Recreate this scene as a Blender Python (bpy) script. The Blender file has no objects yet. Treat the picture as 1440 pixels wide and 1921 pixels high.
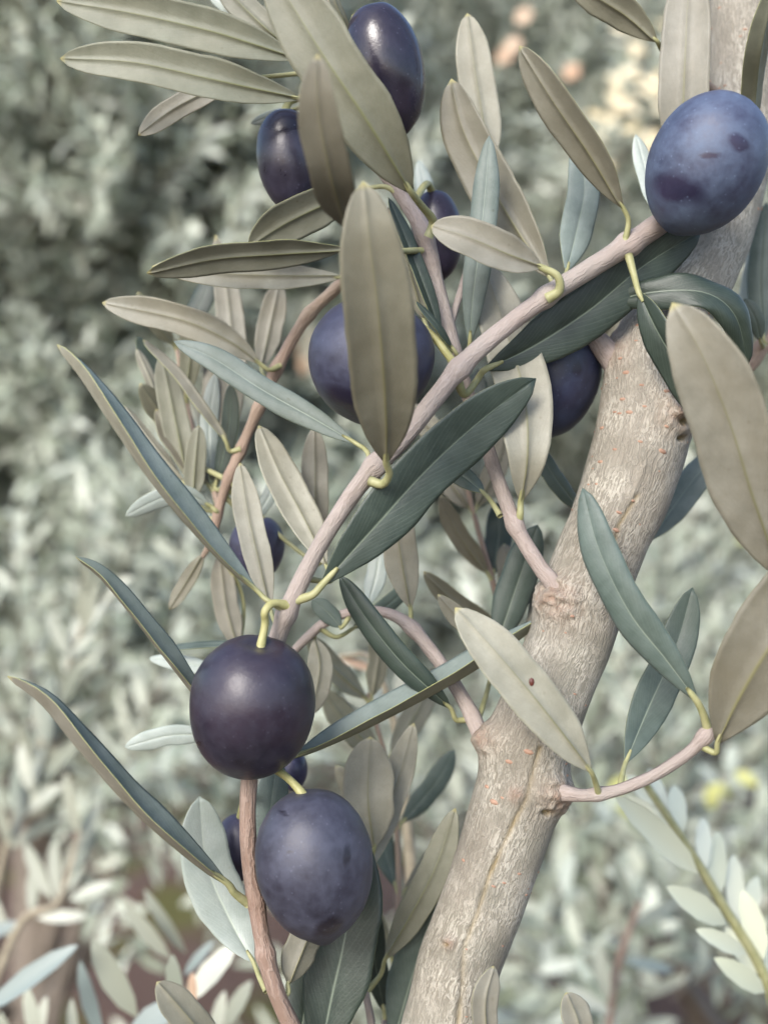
import bpy, math, random
import numpy as np
from mathutils import Vector, Matrix, noise as mnoise
R = math.radians
random.seed(7); rng = np.random.default_rng(11)
scene = bpy.context.scene

# ------------------------------------------------------------------ camera, sky, sun, exposure
CAM = Vector((0.0, 0.0, 1.30)); PITCH = R(8.0); VFOV = R(45.0); ZF = 0.205
PW, PH = 1440.0, 1921.0
cd = bpy.data.cameras.new('camera'); cam = bpy.data.objects.new('camera', cd)
scene.collection.objects.link(cam); scene.camera = cam
cam.location = CAM; cam.rotation_euler = (R(90) - PITCH, 0, 0)
cd.sensor_fit = 'VERTICAL'; cd.sensor_height = 24.0; cd.lens = 12.0 / math.tan(VFOV / 2)
cd.clip_start = 0.01; cd.clip_end = 500
cd.dof.use_dof = True; cd.dof.focus_distance = ZF + 0.002; cd.dof.aperture_fstop = 8.6

SUN_EL, SUN_AZ = R(38), R(208)          # azimuth clockwise from +Y: behind the camera, to its left
w = bpy.data.worlds.new('World'); scene.world = w; w.use_nodes = True
nt = w.node_tree; bg = nt.nodes['Background']
sky = nt.nodes.new('ShaderNodeTexSky'); sky.sky_type = 'NISHITA'; sky.sun_disc = False
sky.sun_elevation = SUN_EL; sky.sun_rotation = SUN_AZ; sky.dust_density = 2.0; sky.air_density = 1.0; sky.ozone_density = 1.0
nt.links.new(sky.outputs[0], bg.inputs[0]); bg.inputs[1].default_value = 0.15
sd = bpy.data.lights.new('sun', 'SUN'); sun = bpy.data.objects.new('sun', sd); scene.collection.objects.link(sun)
sd.energy = 1.5; sd.angle = R(22); sd.color = (1.0, 0.975, 0.935)
dirv = Vector((math.sin(SUN_AZ) * math.cos(SUN_EL), math.cos(SUN_AZ) * math.cos(SUN_EL), math.sin(SUN_EL)))
sun.rotation_euler = dirv.to_track_quat('Z', 'Y').to_euler(); sun.location = (0, 0, 5)
vs = scene.view_settings; vs.view_transform = 'Standard'; vs.look = 'None'; vs.gamma = 1.0; vs.use_curve_mapping = False
vs.exposure = 1.40
scene.cycles.max_bounces = 8; scene.cycles.diffuse_bounces = 4; scene.cycles.transmission_bounces = 4

# ------------------------------------------------------------------ helpers
K = 2 * math.tan(VFOV / 2) / PH
cf = Vector((0, math.cos(PITCH), -math.sin(PITCH))); cu = Vector((0, math.sin(PITCH), math.cos(PITCH))); cr = Vector((1, 0, 0))
def at(x, y, d):                       # a spot seen at photo position x, y, d millimetres behind the main olives
    z = ZF + d / 1000.0
    return CAM + cf * z + cr * ((x - PW / 2) * K * z) + cu * ((PH / 2 - y) * K * z)
def px(d): return K * (ZF + d / 1000.0)
def project(v):                        # rows of world points -> photo x, y, depth
    r = v - np.array(CAM); z = r @ np.array(cf)
    return PW / 2 + (r @ np.array(cr)) / (K * z), PH / 2 - (r @ np.array(cu)) / (K * z), z
COL = scene.collection
def new_obj(name, me, parent=None):
    o = bpy.data.objects.new(name, me); COL.objects.link(o)
    if parent is not None: o.parent = parent
    return o
def tag(o, label=None, cat=None, group=None, kind=None):
    for k, v in (('label', label), ('category', cat), ('group', group), ('kind', kind)):
        if v: o[k] = v
    return o
def mesh(name, verts, faces, mats=(), idx=None, uv=None, smooth=True):
    me = bpy.data.meshes.new(name); me.from_pydata([tuple(v) for v in verts], [], faces)
    for m in mats: me.materials.append(m)
    if idx is not None: me.polygons.foreach_set('material_index', np.asarray(idx, dtype=np.int32))
    if uv is not None:
        lay = me.uv_layers.new(name='UVMap'); li = np.empty(len(me.loops), dtype=np.int32)
        me.loops.foreach_get('vertex_index', li); lay.data.foreach_set('uv', np.asarray(uv, dtype=np.float32)[li].ravel())
    if smooth: me.polygons.foreach_set('use_smooth', np.ones(len(me.polygons), dtype=bool))
    me.update(); return me
def catmull(P, n):
    P = [np.array(p, dtype=float) for p in P]
    if len(P) == 2: P = [P[0], (P[0] + P[1]) / 2, P[1]]
    L = np.array([0] + [np.linalg.norm(P[i + 1] - P[i]) for i in range(len(P) - 1)]).cumsum()
    ext = [2 * P[0] - P[1]] + P + [2 * P[-1] - P[-2]]; out = []
    for s in np.linspace(0, L[-1], n):
        i = min(int(np.searchsorted(L, s, side='right')) - 1, len(P) - 2); i = max(i, 0)
        t = (s - L[i]) / max(L[i + 1] - L[i], 1e-9); a, b, c, d = ext[i:i + 4]
        out.append(0.5 * (2 * b + (c - a) * t + (2 * a - 5 * b + 4 * c - d) * t * t + (3 * b - a - 3 * c + d) * t ** 3))
    return np.array(out)
def tangents(C):
    T = np.gradient(C, axis=0); return T / np.maximum(np.linalg.norm(T, axis=1, keepdims=True), 1e-12)
def frames(C):
    T = tangents(C); ref = np.array(cf); A = []
    n = np.cross(T[0], ref); n = n / np.linalg.norm(n)
    for t in T:
        n = n - t * (n @ t); n = n / np.linalg.norm(n); A.append(n)
    A = np.array(A); return T, A, np.cross(T, A)
def tube_arrays(C, rad, seg, disp=None):
    T, A, B = frames(C); n = len(C); th = np.linspace(0, 2 * math.pi, seg, endpoint=False)
    r = np.broadcast_to(np.asarray(rad)[:, None], (n, seg)).copy()
    if disp is not None: r = r + disp
    V = C[:, None, :] + r[:, :, None] * (np.cos(th)[None, :, None] * A[:, None, :] + np.sin(th)[None, :, None] * B[:, None, :])
    i = np.arange(n - 1)[:, None] * seg; j = np.arange(seg)[None, :]; j2 = (j + 1) % seg
    F = np.stack([i + j, i + j2, i + seg + j2, i + seg + j], -1).reshape(-1, 4)
    L = np.concatenate([[0], np.cumsum(np.linalg.norm(np.diff(C, axis=0), axis=1))])
    UV = np.stack([np.broadcast_to(th[None, :] / (2 * math.pi), (n, seg)) * float(np.mean(rad)) * 2 * math.pi, np.broadcast_to(L[:, None], (n, seg))], -1)
    return V.reshape(-1, 3), F, UV.reshape(-1, 2)
def tube(C, rad, seg, disp=None, cap=True):
    V, F, UV = tube_arrays(C, rad, seg, disp); F = [tuple(f) for f in F.tolist()]
    if cap: F += [tuple(range(seg)), tuple(range(len(V) - 1, len(V) - seg - 1, -1))]
    return V, F, UV

# ------------------------------------------------------------------ materials
def mat(name):
    m = bpy.data.materials.new(name); m.use_nodes = True
    return m, m.node_tree, m.node_tree.nodes['Principled BSDF']
def nd(t, kind, **kw):
    n = t.nodes.new(kind)
    for k, v in kw.items():
        if k.startswith('i_'): n.inputs[k[2:].replace('_', ' ')].default_value = v
        else: setattr(n, k, v)
    return n
def ramp(t, src, stops):
    n = t.nodes.new('ShaderNodeValToRGB'); e = n.color_ramp.elements
    while len(e) < len(stops): e.new(0.5)
    for k, (p, c) in enumerate(stops): e[k].position = p; e[k].color = (*c, 1) if len(c) == 3 else c
    t.links.new(src, n.inputs[0]); return n.outputs[0]
def math_n(t, op, a, b=None, clamp=False):
    n = t.nodes.new('ShaderNodeMath'); n.operation = op; n.use_clamp = clamp
    for i, v in enumerate((a, b)):
        if v is None: continue
        if isinstance(v, (int, float)): n.inputs[i].default_value = v
        else: t.links.new(v, n.inputs[i])
    return n.outputs[0]
def mix(t, fac, a, b, mode='MIX'):
    n = t.nodes.new('ShaderNodeMix'); n.data_type = 'RGBA'; n.blend_type = mode
    for s, v in ((0, fac), (6, a), (7, b)):
        if isinstance(v, (int, float)): n.inputs[s].default_value = v
        elif isinstance(v, tuple): n.inputs[s].default_value = (*v, 1)
        else: t.links.new(v, n.inputs[s])
    return n.outputs[2]
def noise(t, vec, scale, detail=3.0, rough=0.55, dist=0.0):
    n = nd(t, 'ShaderNodeTexNoise', i_Scale=scale, i_Detail=detail, i_Roughness=rough, i_Distortion=dist)
    if vec is not None: t.links.new(vec, n.inputs['Vector'])
    return n.outputs['Fac']
def bump(t, bs, h, dist, strength=1.0):
    b = nd(t, 'ShaderNodeBump', i_Strength=strength, i_Distance=dist)
    t.links.new(h, b.inputs['Height']); t.links.new(b.outputs[0], bs.inputs['Normal'])
def thin(t, bs, colour, amount):        # light that passes through a leaf
    out = t.nodes['Material Output']; tr = t.nodes.new('ShaderNodeBsdfTranslucent'); mx = t.nodes.new('ShaderNodeMixShader')
    mx.inputs[0].default_value = amount
    if isinstance(colour, tuple): tr.inputs[0].default_value = (*colour, 1)
    else: t.links.new(colour, tr.inputs[0])
    t.links.new(bs.outputs[0], mx.inputs[1]); t.links.new(tr.outputs[0], mx.inputs[2]); t.links.new(mx.outputs[0], out.inputs[0])

def leaf_side(name, c1, c2, vein, rough, spec, side, trans):
    m, t, bs = mat(name)
    uv = nd(t, 'ShaderNodeUVMap').outputs[0]; ob = nd(t, 'ShaderNodeTexCoord').outputs['Object']
    oi = nd(t, 'ShaderNodeObjectInfo').outputs['Random']
    sx = nd(t, 'ShaderNodeSeparateXYZ'); t.links.new(uv, sx.inputs[0]); u, v = sx.outputs[0], sx.outputs[1]
    n1 = noise(t, ob, 260, 4, 0.6); n2 = noise(t, ob, 2600, 3, 0.7)
    base = mix(t, ramp(t, n1, [(0.3, (0, 0, 0)), (0.72, (1, 1, 1))]), c1, c2)
    base = mix(t, math_n(t, 'MULTIPLY', n2, 0.35), base, tuple(x * 0.55 for x in c1))
    hs = nd(t, 'ShaderNodeHueSaturation'); t.links.new(base, hs.inputs['Color'])
    t.links.new(math_n(t, 'ADD', math_n(t, 'MULTIPLY', oi, 0.34), 0.83), hs.inputs['Value'])
    t.links.new(math_n(t, 'ADD', math_n(t, 'MULTIPLY', oi, 0.025), 0.488), hs.inputs['Hue'])
    base = hs.outputs[0]
    vo = nd(t, 'ShaderNodeTexVoronoi', i_Scale=620.0); t.links.new(ob, vo.inputs['Vector'])
    gate = ramp(t, noise(t, ob, 160, 2), [(0.52, (0, 0, 0)), (0.70, (1, 1, 1))])
    base = mix(t, math_n(t, 'MULTIPLY', math_n(t, 'MULTIPLY', ramp(t, vo.outputs['Distance'], [(0.10, (1, 1, 1)), (0.20, (0, 0, 0))]), gate), 0.45), base, tuple(x * f for x, f in zip(c1, (0.55, 0.45, 0.38))))
    base = mix(t, math_n(t, 'MULTIPLY', ramp(t, noise(t, ob, 95, 3), [(0.45, (0, 0, 0)), (0.75, (1, 1, 1))]), 0.3), base, tuple(x * f for x, f in zip(c1, (0.96, 0.86, 0.72))))
    off = math_n(t, 'ABSOLUTE', math_n(t, 'SUBTRACT', v, 0.5))
    wv = nd(t, 'ShaderNodeTexWave', i_Scale=4.2, i_Distortion=9.0, i_Detail=3.0)      # faint side veins slanting from the midrib
    cx = nd(t, 'ShaderNodeCombineXYZ'); t.links.new(math_n(t, 'SUBTRACT', math_n(t, 'MULTIPLY', u, 1.6), off), cx.inputs[0]); t.links.new(cx.outputs[0], wv.inputs['Vector'])
    sv = ramp(t, wv.outputs['Fac'], [(0.80, (0, 0, 0)), (1.0, (1, 1, 1))])
    base = mix(t, math_n(t, 'MULTIPLY', sv, 0.10 if side == 'top' else 0.06), base, vein)
    # midrib: strong at the base, thinning out to the tip
    wdt = math_n(t, 'MULTIPLY', math_n(t, 'SUBTRACT', 1.25, u), 0.030 if side == 'top' else 0.042)
    rib = math_n(t, 'SUBTRACT', 1.0, math_n(t, 'DIVIDE', off, wdt), clamp=True)
    rib = math_n(t, 'MULTIPLY', rib, math_n(t, 'SUBTRACT', 1.15, math_n(t, 'MULTIPLY', u, 0.75)), clamp=True)
    base = mix(t, rib, base, vein)
    if side == 'under':               # the tip of the blade is yellowish
        base = mix(t, ramp(t, u, [(0.972, (0, 0, 0)), (1.0, (1, 1, 1))]), base, (0.40, 0.36, 0.16))
    t.links.new(base, bs.inputs['Base Color'])
    bs.inputs['Roughness'].default_value = rough; bs.inputs['Specular IOR Level'].default_value = spec
    hgt = math_n(t, 'ADD', math_n(t, 'MULTIPLY', n2, 0.7), math_n(t, 'MULTIPLY', n1, 1.2))
    hgt = math_n(t, 'SUBTRACT', hgt, math_n(t, 'MULTIPLY', sv, 0.12))
    bump(t, bs, hgt, 0.00012, 0.55)
    thin(t, bs, (0.30, 0.34, 0.10) if side == 'top' else (0.42, 0.38, 0.16), trans)
    return m
M = {}
M['top'] = leaf_side('leaf_upper', (0.019, 0.030, 0.023), (0.038, 0.054, 0.042), (0.14, 0.17, 0.125), 0.46, 0.42, 'top', 0.05)
M['top_blue'] = leaf_side('leaf_upper_waxy', (0.058, 0.082, 0.070), (0.105, 0.136, 0.120), (0.18, 0.215, 0.165), 0.48, 0.38, 'top', 0.07)
M['top_mid'] = leaf_side('leaf_upper_mid', (0.112, 0.142, 0.126), (0.180, 0.214, 0.196), (0.23, 0.27, 0.22), 0.50, 0.3, 'top', 0.08)  # lighter grey-green tone of the upper side
M['top_pale'] = leaf_side('leaf_upper_silvery', (0.26, 0.305, 0.275), (0.35, 0.39, 0.36), (0.40, 0.45, 0.37), 0.42, 0.45, 'top', 0.10)
M['under'] = leaf_side('leaf_underside_silver', (0.205, 0.198, 0.155), (0.300, 0.290, 0.236), (0.155, 0.150, 0.075), 0.50, 0.45, 'under', 0.18)
M['under_tan'] = leaf_side('leaf_underside_tan', (0.144, 0.137, 0.100), (0.208, 0.200, 0.152), (0.165, 0.155, 0.072), 0.50, 0.45, 'under', 0.18)
M['under_green'] = leaf_side('leaf_underside_green', (0.152, 0.155, 0.112), (0.226, 0.228, 0.172), (0.160, 0.168, 0.075), 0.50, 0.45, 'under', 0.2)
def plain(name, c1, c2, scale, rough, spec=0.4, bdist=0.0002, trans=0):
    m, t, bs = mat(name); ob = nd(t, 'ShaderNodeTexCoord').outputs['Object']
    n = noise(t, ob, scale, 4, 0.6); t.links.new(mix(t, ramp(t, n, [(0.3, (0, 0, 0)), (0.7, (1, 1, 1))]), c1, c2), bs.inputs['Base Color'])
    bs.inputs['Roughness'].default_value = rough; bs.inputs['Specular IOR Level'].default_value = spec
    bump(t, bs, n, bdist, 0.5)
    if trans: thin(t, bs, c2, trans)
    return m
M['rim'] = plain('leaf_margin', (0.25, 0.27, 0.10), (0.36, 0.365, 0.15), 300, 0.5, trans=0.2)
M['petiole'] = plain('leaf_stalk', (0.225, 0.225, 0.10), (0.32, 0.31, 0.165), 500, 0.5, trans=0.06)
M['stalk'] = plain('fruit_stalk', (0.23, 0.22, 0.085), (0.33, 0.31, 0.145), 700, 0.5)
M['callus'] = plain('lenticel_cork', (0.22, 0.13, 0.09), (0.33, 0.21, 0.145), 900, 0.75)
M['scab'] = plain('dark_scab', (0.05, 0.012, 0.008), (0.09, 0.02, 0.012), 900, 0.5)

def bark(name, base, light, dark, su, knotcol, line=0.9, relief=0.0003):
    m, t, bs = mat(name); uv = nd(t, 'ShaderNodeUVMap').outputs[0]; ob = nd(t, 'ShaderNodeTexCoord').outputs['Object']
    mp = nd(t, 'ShaderNodeMapping'); mp.inputs['Scale'].default_value = (1.0, 0.14, 1.0); t.links.new(uv, mp.inputs[0])
    wob = noise(t, ob, 300, 2); ad = nd(t, 'ShaderNodeMixRGB', blend_type='ADD'); ad.inputs[0].default_value = 0.0011
    t.links.new(mp.outputs[0], ad.inputs[1]); wc = nd(t, 'ShaderNodeTexNoise', i_Scale=420.0, i_Detail=3.0); t.links.new(ob, wc.inputs[0]); t.links.new(wc.outputs['Color'], ad.inputs[2])
    ridge = noise(t, ad.outputs[0], su, 2.5, 0.6)
    cr_ = math_n(t, 'ABSOLUTE', math_n(t, 'SUBTRACT', ridge, 0.5))
    lines = ramp(t, cr_, [(0.0, (1, 1, 1)), (0.05, (0.55, 0.55, 0.55)), (0.11, (0, 0, 0))])
    big = noise(t, ob, 75, 4, 0.6); patch = ramp(t, big, [(0.35, (0, 0, 0)), (0.65, (1, 1, 1))])
    col = mix(t, patch, base, dark); col = mix(t, math_n(t, 'MULTIPLY', noise(t, ob, 900, 3), 0.5), col, base)
    col = mix(t, math_n(t, 'MULTIPLY', ramp(t, noise(t, ob, 38, 4, 0.65), [(0.42, (0, 0, 0)), (0.62, (1, 1, 1))]), 0.6), col, tuple(x * f for x, f in zip(base, (0.92, 1.0, 0.98))))
    gate = ramp(t, noise(t, ob, 130, 2), [(0.36, (0.2, 0.2, 0.2)), (0.6, (1, 1, 1))])
    col = mix(t, math_n(t, 'MULTIPLY', math_n(t, 'MULTIPLY', lines, line), gate), col, light)
    at_k = nd(t, 'ShaderNodeAttribute', attribute_name='knot').outputs['Fac']; at_c = nd(t, 'ShaderNodeAttribute', attribute_name='crack').outputs['Fac']
    kn = math_n(t, 'MULTIPLY', at_k, ramp(t, noise(t, ob, 650, 3, 0.7), [(0.3, (0.25, 0.25, 0.25)), (0.65, (1, 1, 1))]), clamp=True)
    col = mix(t, kn, col, knotcol); col = mix(t, math_n(t, 'MULTIPLY', at_c, 0.85), col, (0.21, 0.15, 0.055))
    t.links.new(col, bs.inputs['Base Color']); bs.inputs['Roughness'].default_value = 0.72; bs.inputs['Specular IOR Level'].default_value = 0.3
    h = math_n(t, 'ADD', math_n(t, 'MULTIPLY', lines, 0.8), math_n(t, 'MULTIPLY', noise(t, ob, 1500, 3, 0.65), 0.5))
    bump(t, bs, h, relief, 1.0); return m
M['bark'] = bark('stem_bark', (0.205, 0.183, 0.147), (0.42, 0.392, 0.328), (0.138, 0.121, 0.092), 2200, (0.23, 0.14, 0.10), 0.9, 0.00014)
M['twig'] = bark('twig_bark', (0.275, 0.228, 0.204), (0.39, 0.345, 0.32), (0.205, 0.157, 0.132), 1300, (0.28, 0.16, 0.11), 0.35, 0.00009)
M['twig_red'] = bark('twig_bark_reddish', (0.220, 0.148, 0.115), (0.35, 0.28, 0.235), (0.150, 0.097, 0.072), 1000, (0.30, 0.16, 0.10), 0.45, 0.00014)
M['twig_brown'] = bark('twig_bark_brown', (0.255, 0.185, 0.140), (0.38, 0.31, 0.25), (0.19, 0.13, 0.095), 1100, (0.28, 0.15, 0.09), 0.35, 0.0001)

def olive_mat(name, flesh, flesh2, bloom, amount, rough):
    m, t, bs = mat(name); ob = nd(t, 'ShaderNodeTexCoord').outputs['Object']
    n1 = noise(t, ob, 90, 4, 0.6, 0.6); n2 = noise(t, ob, 420, 4, 0.65); n3 = noise(t, ob, 3200, 2)
    f = mix(t, ramp(t, noise(t, ob, 70, 2), [(0.35, (0, 0, 0)), (0.65, (1, 1, 1))]), flesh, flesh2)
    k = math_n(t, 'ADD', math_n(t, 'MULTIPLY', ramp(t, n1, [(0.30, (0.1, 0.1, 0.1)), (0.66, (1, 1, 1))]), 0.62), math_n(t, 'MULTIPLY', ramp(t, n2, [(0.3, (0, 0, 0)), (0.7, (1, 1, 1))]), 0.38))
    vo = nd(t, 'ShaderNodeTexVoronoi', i_Scale=750.0); t.links.new(ob, vo.inputs['Vector'])
    dots = ramp(t, vo.outputs['Distance'], [(0.08, (1, 1, 1)), (0.16, (0, 0, 0))])
    sp = nd(t, 'ShaderNodeAttribute', attribute_name='spot').outputs['Fac']
    spn = ramp(t, math_n(t, 'ADD', sp, math_n(t, 'MULTIPLY', math_n(t, 'SUBTRACT', n2, 0.5), 0.9)), [(0.32, (0, 0, 0)), (0.68, (1, 1, 1))])
    k = math_n(t, 'MULTIPLY', k, math_n(t, 'SUBTRACT', 1.0, math_n(t, 'MULTIPLY', spn, 0.88)))
    k = math_n(t, 'MULTIPLY', k, amount, clamp=True)
    col = mix(t, k, f, bloom); col = mix(t, math_n(t, 'MULTIPLY', dots, 0.22), col, tuple(min(1, c * 1.9 + .03) for c in bloom))
    t.links.new(col, bs.inputs['Base Color'])
    t.links.new(math_n(t, 'ADD', math_n(t, 'MULTIPLY', k, 0.30), rough), bs.inputs['Roughness'])
    bs.inputs['Specular IOR Level'].default_value = 0.42
    bump(t, bs, math_n(t, 'ADD', math_n(t, 'MULTIPLY', n2, 1.0), math_n(t, 'MULTIPLY', n3, 0.15)), 0.00016, 0.5); return m

# ------------------------------------------------------------------ ground
def soil():
    m, t, bs = mat('soil'); ob = nd(t, 'ShaderNodeTexCoord').outputs['Object']
    n1 = noise(t, ob, 3.0, 5, 0.6); n2 = noise(t, ob, 40, 5, 0.65)
    c = mix(t, ramp(t, n2, [(0.3, (0, 0, 0)), (0.7, (1, 1, 1))]), (0.065, 0.036, 0.026), (0.135, 0.080, 0.060))
    c = mix(t, ramp(t, n1, [(0.50, (0, 0, 0)), (0.62, (1, 1, 1))]), c, (0.09, 0.085, 0.020))
    t.links.new(c, bs.inputs['Base Color']); bs.inputs['Roughness'].default_value = 0.95
    bump(t, bs, n2, 0.02, 1.0); return m
M['soil'] = soil()
gx = np.concatenate([[-200, -60, -20, -8], np.linspace(-4, 4, 90), [8, 20, 60, 200]]); gy = np.concatenate([[-200, -60, -20, -5], np.linspace(-1, 7, 90), [12, 25, 60, 200]])
gv = [(x, y, 0.035 * mnoise.noise((x * 2.2, y * 2.2, 0)) + 0.02 * mnoise.noise((x * 7, y * 7, 3)) - 0.02) for y in gy for x in gx]
nx = len(gx); gfs = [(j * nx + i, j * nx + i + 1, (j + 1) * nx + i + 1, (j + 1) * nx + i) for j in range(len(gy) - 1) for i in range(nx - 1)]
ground = tag(new_obj('ground', mesh('ground', gv, gfs, [M['soil']])), 'reddish brown garden soil with mossy patches', None, None, 'structure')

# ------------------------------------------------------------------ olive tree in front: stem
tree = new_obj('olive_tree', None); tree.location = (0.0, 0.0, 0.0)
tag(tree, 'young olive tree with grey stem and dark fruit, in sharp focus', 'tree')
STEM = [(835, 1925, 6, 158), (865, 1800, 6, 152), (905, 1690, 6, 158), (945, 1570, 6, 160), (973, 1480, 6, 162), (993, 1394, 6, 168), (1030, 1300, 6, 160), (1070, 1200, 7, 154), (1100, 1100, 8, 160),
        (1140, 1000, 9, 160), (1180, 900, 10, 172), (1208, 800, 12, 178), (1222, 700, 14, 168), (1248, 600, 18, 152), (1308, 500, 23, 150), (1352, 400, 28, 140), (1382, 280, 32, 128), (1392, 150, 35, 124), (1394, -30, 38, 122)]
sp_ = [np.array(at(x, y, d)) for x, y, d, _ in STEM]; sw = [q * px(d) / 2 for _, _, d, q in STEM]
low = sp_[0]; dn = low - sp_[1]; dn = dn / np.linalg.norm(dn)
Cm = catmull(sp_, 620); rm = np.interp(np.linspace(0, 1, 620), np.concatenate([[0], np.cumsum(np.linalg.norm(np.diff(np.array(sp_), axis=0), axis=1))]) / np.linalg.norm(np.diff(np.array(sp_), axis=0), axis=1).sum(), sw)
Cl = catmull([np.array([low[0] - 0.13, low[1] + 0.03, -0.06]), np.array([low[0] - 0.11, low[1] + 0.02, 0.45]), low + dn * 0.15, low + dn * 0.002], 60)
Cu = catmull([sp_[-1] + np.array([0, 0.0005, 0.002]), sp_[-1] + np.array([0.005, 0.01, 0.12]), sp_[-1] + np.array([-0.03, 0.05, 0.34])], 30)
CS = np.vstack([Cl, Cm, Cu]); rS = np.concatenate([np.linspace(0.0115, sw[0], 60), rm, np.linspace(sw[-1], 0.0025, 30)])
SEG = 150
V, F, UV = tube_arrays(CS, rS, SEG)
T_, A_, B_ = frames(CS); NRM = (V - np.repeat(CS, SEG, 0)); NRM /= np.linalg.norm(NRM, axis=1, keepdims=True)
X, Y, Zd = project(V); facing = ((np.array(CAM) - V) * NRM).sum(1) > 0
disp = np.array([mnoise.noise(Vector(v) * 130) * 0.00035 + mnoise.noise(Vector(v) * 45) * 0.0006 for v in V])
knot = np.zeros(len(V)); crack = np.zeros(len(V))
KNOTS = [(1272, 772, 36, 0.0022), (1048, 1125, 40, 0.0024), (1040, 1490, 34, 0.0022), (1140, 655, 34, 0.0016), (905, 1385, 30, 0.0016), (843, 1768, 13, 0.0010), (968, 1490, 16, 0.0005)]
for kx, ky, kr, ka in KNOTS:
    rr = np.hypot(X - kx, (Y - ky)); g = np.exp(-(rr / kr) ** 2) * facing
    ring = 1 + np.array([0.45 * mnoise.noise(Vector(v) * 520) + 0.35 * mnoise.noise(Vector(v) * 1100) + 0.12 * math.sin(a_ / kr * 9) if gg > 0.02 else 0.0 for v, gg, a_ in zip(V, g, rr)])
    disp += ka * g * ring; knot = np.maximum(knot, np.clip(g * 0.7, 0, 1))
for hx, hy, hr in ((1280, 790, 12), (1278, 822, 7), (1022, 1523, 8), (838, 1772, 5)):
    g = np.exp(-(np.hypot(X - hx, (Y - hy) * 1.5) / hr) ** 2) * facing; disp -= 0.0016 * g; crack = np.maximum(crack, g)
def line_d(P, Q):
    d = np.full(len(X), 1e9)
    for (x0, y0), (x1, y1) in zip(P[:-1], P[1:]):
        ux, uy = x1 - x0, y1 - y0; tt = np.clip(((X - x0) * ux + (Y - y0) * uy) / (ux * ux + uy * uy), 0, 1)
        d = np.minimum(d, np.hypot(X - x0 - ux * tt, Y - y0 - uy * tt))
    return d
for P, wd, dp in (([(1012, 1405), (985, 1500), (955, 1560), (918, 1640), (892, 1720), (868, 1780), (866, 1850), (858, 1921)], 4.5, 0.0006), ([(1195, 930), (1160, 985), (1148, 1040)], 4, 0.0004), ([(1210, 870), (1180, 940)], 3.5, -0.0003)):
    g = np.exp(-(line_d(P, 0) / wd) ** 2) * facing; disp -= dp * g
    if dp > 0: crack = np.maximum(crack, g * (0.55 + 0.6 * np.array([mnoise.noise(Vector(v) * 180) if gg > .02 else 0 for v, gg in zip(V, g)])))
crack = np.clip(crack, 0, 1)
V2 = V + NRM * disp[:, None]
me = mesh('trunk', V2, [tuple(f) for f in F.tolist()], [M['bark']], None, UV)
for nm, arr in (('knot', knot), ('crack', crack)):
    a = me.attributes.new(nm, 'FLOAT', 'POINT'); a.data.foreach_set('value', arr.astype(np.float32))
trunk = new_obj('trunk', me, tree)
# corky lenticels sitting on the bark
cand = np.where(facing & (X > 0) & (X < 1440) & (Y > 0) & (Y < 1921))[0]
lv, lf = [], []
ico = [(-.5, -.8, 0), (.5, -.8, 0), (1, 0, 0), (.5, .8, 0), (-.5, .8, 0), (-1, 0, 0), (-.35, -.35, .8), (.35, -.35, .8), (.35, .35, .8), (-.35, .35, .8)]
icf = [(0, 1, 7, 6), (1, 2, 7), (2, 3, 8), (2, 8, 7), (3, 4, 9, 8), (4, 5, 9), (5, 0, 6), (5, 6, 9), (6, 7, 8, 9)]
spots = [(1195, 610), (1166, 675), (1173, 700), (1202, 720), (1252, 733), (1165, 748), (1152, 772), (1181, 772), (1207, 762), (1128, 803), (1200, 830), (1150, 842), (1123, 865), (1240, 848), (1185, 938), (1160, 962), (1153, 993), (990, 1410), (952, 1430), (912, 1475), (925, 1505)]
picks = [int(cand[np.argmin(np.hypot(X[cand] - a, Y[cand] - b))]) for a, b in spots] + [int(q) for q in rng.choice(cand, 70)]
for q, i in enumerate(picks):
    n = Vector(NRM[i]); tv = Vector(T_[i // SEG]); bv = n.cross(tv).normalized(); s = (0.00032 + 0.0003 * random.random()) * (1.25 if q < len(spots) else 0.75)
    b0 = len(lv); p = Vector(V2[i])
    for a, b, c in ico: lv.append(p + bv * a * s * 1.2 + tv * b * s * 0.7 + n * (c * s * 0.6 - 0.00004))
    lf += [tuple(b0 + k for k in f) for f in icf]
tag(new_obj('lenticels', mesh('lenticels', lv, lf, [M['callus']]), trunk), kind='stuff')

# ------------------------------------------------------------------ twigs
BR = {}
def branch(key, P, material='twig', nodes=(), seg=20, parent=tree):
    pts = [np.array(at(x, y, d)) for x, y, d, _ in P]; n = max(40, 14 * len(P)); C = catmull(pts, n)
    L = np.concatenate([[0], np.cumsum(np.linalg.norm(np.diff(np.array(pts), axis=0), axis=1))]); r = np.interp(np.linspace(0, L[-1], n), L, [q * 0.88 * px(d) / 2 for _, _, d, q in P])
    X_, Y_, _z = project(C)
    for nx_, ny_ in nodes:                                    # swellings where leaf pairs stand
        r = r * (1 + 0.26 * np.exp(-(np.hypot(X_ - nx_, Y_ - ny_) / 16) ** 2))
    th = np.linspace(0, 2 * math.pi, seg, endpoint=False); dsp = np.zeros((n, seg))
    for i in range(n):
        for j in range(seg): dsp[i, j] = r[i] * (0.07 * mnoise.noise((C[i][0] * 260 + math.cos(th[j]) * .8, C[i][1] * 260 + math.sin(th[j]) * .8, C[i][2] * 260)) + 0.025 * math.sin(3 * th[j] + i * .05))
    V, F, UV = tube(C, r, seg, dsp); o = new_obj('branch', mesh('branch', V, F, [M[material]], None, UV), parent)
    BR[key] = (o, C); return o
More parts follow.
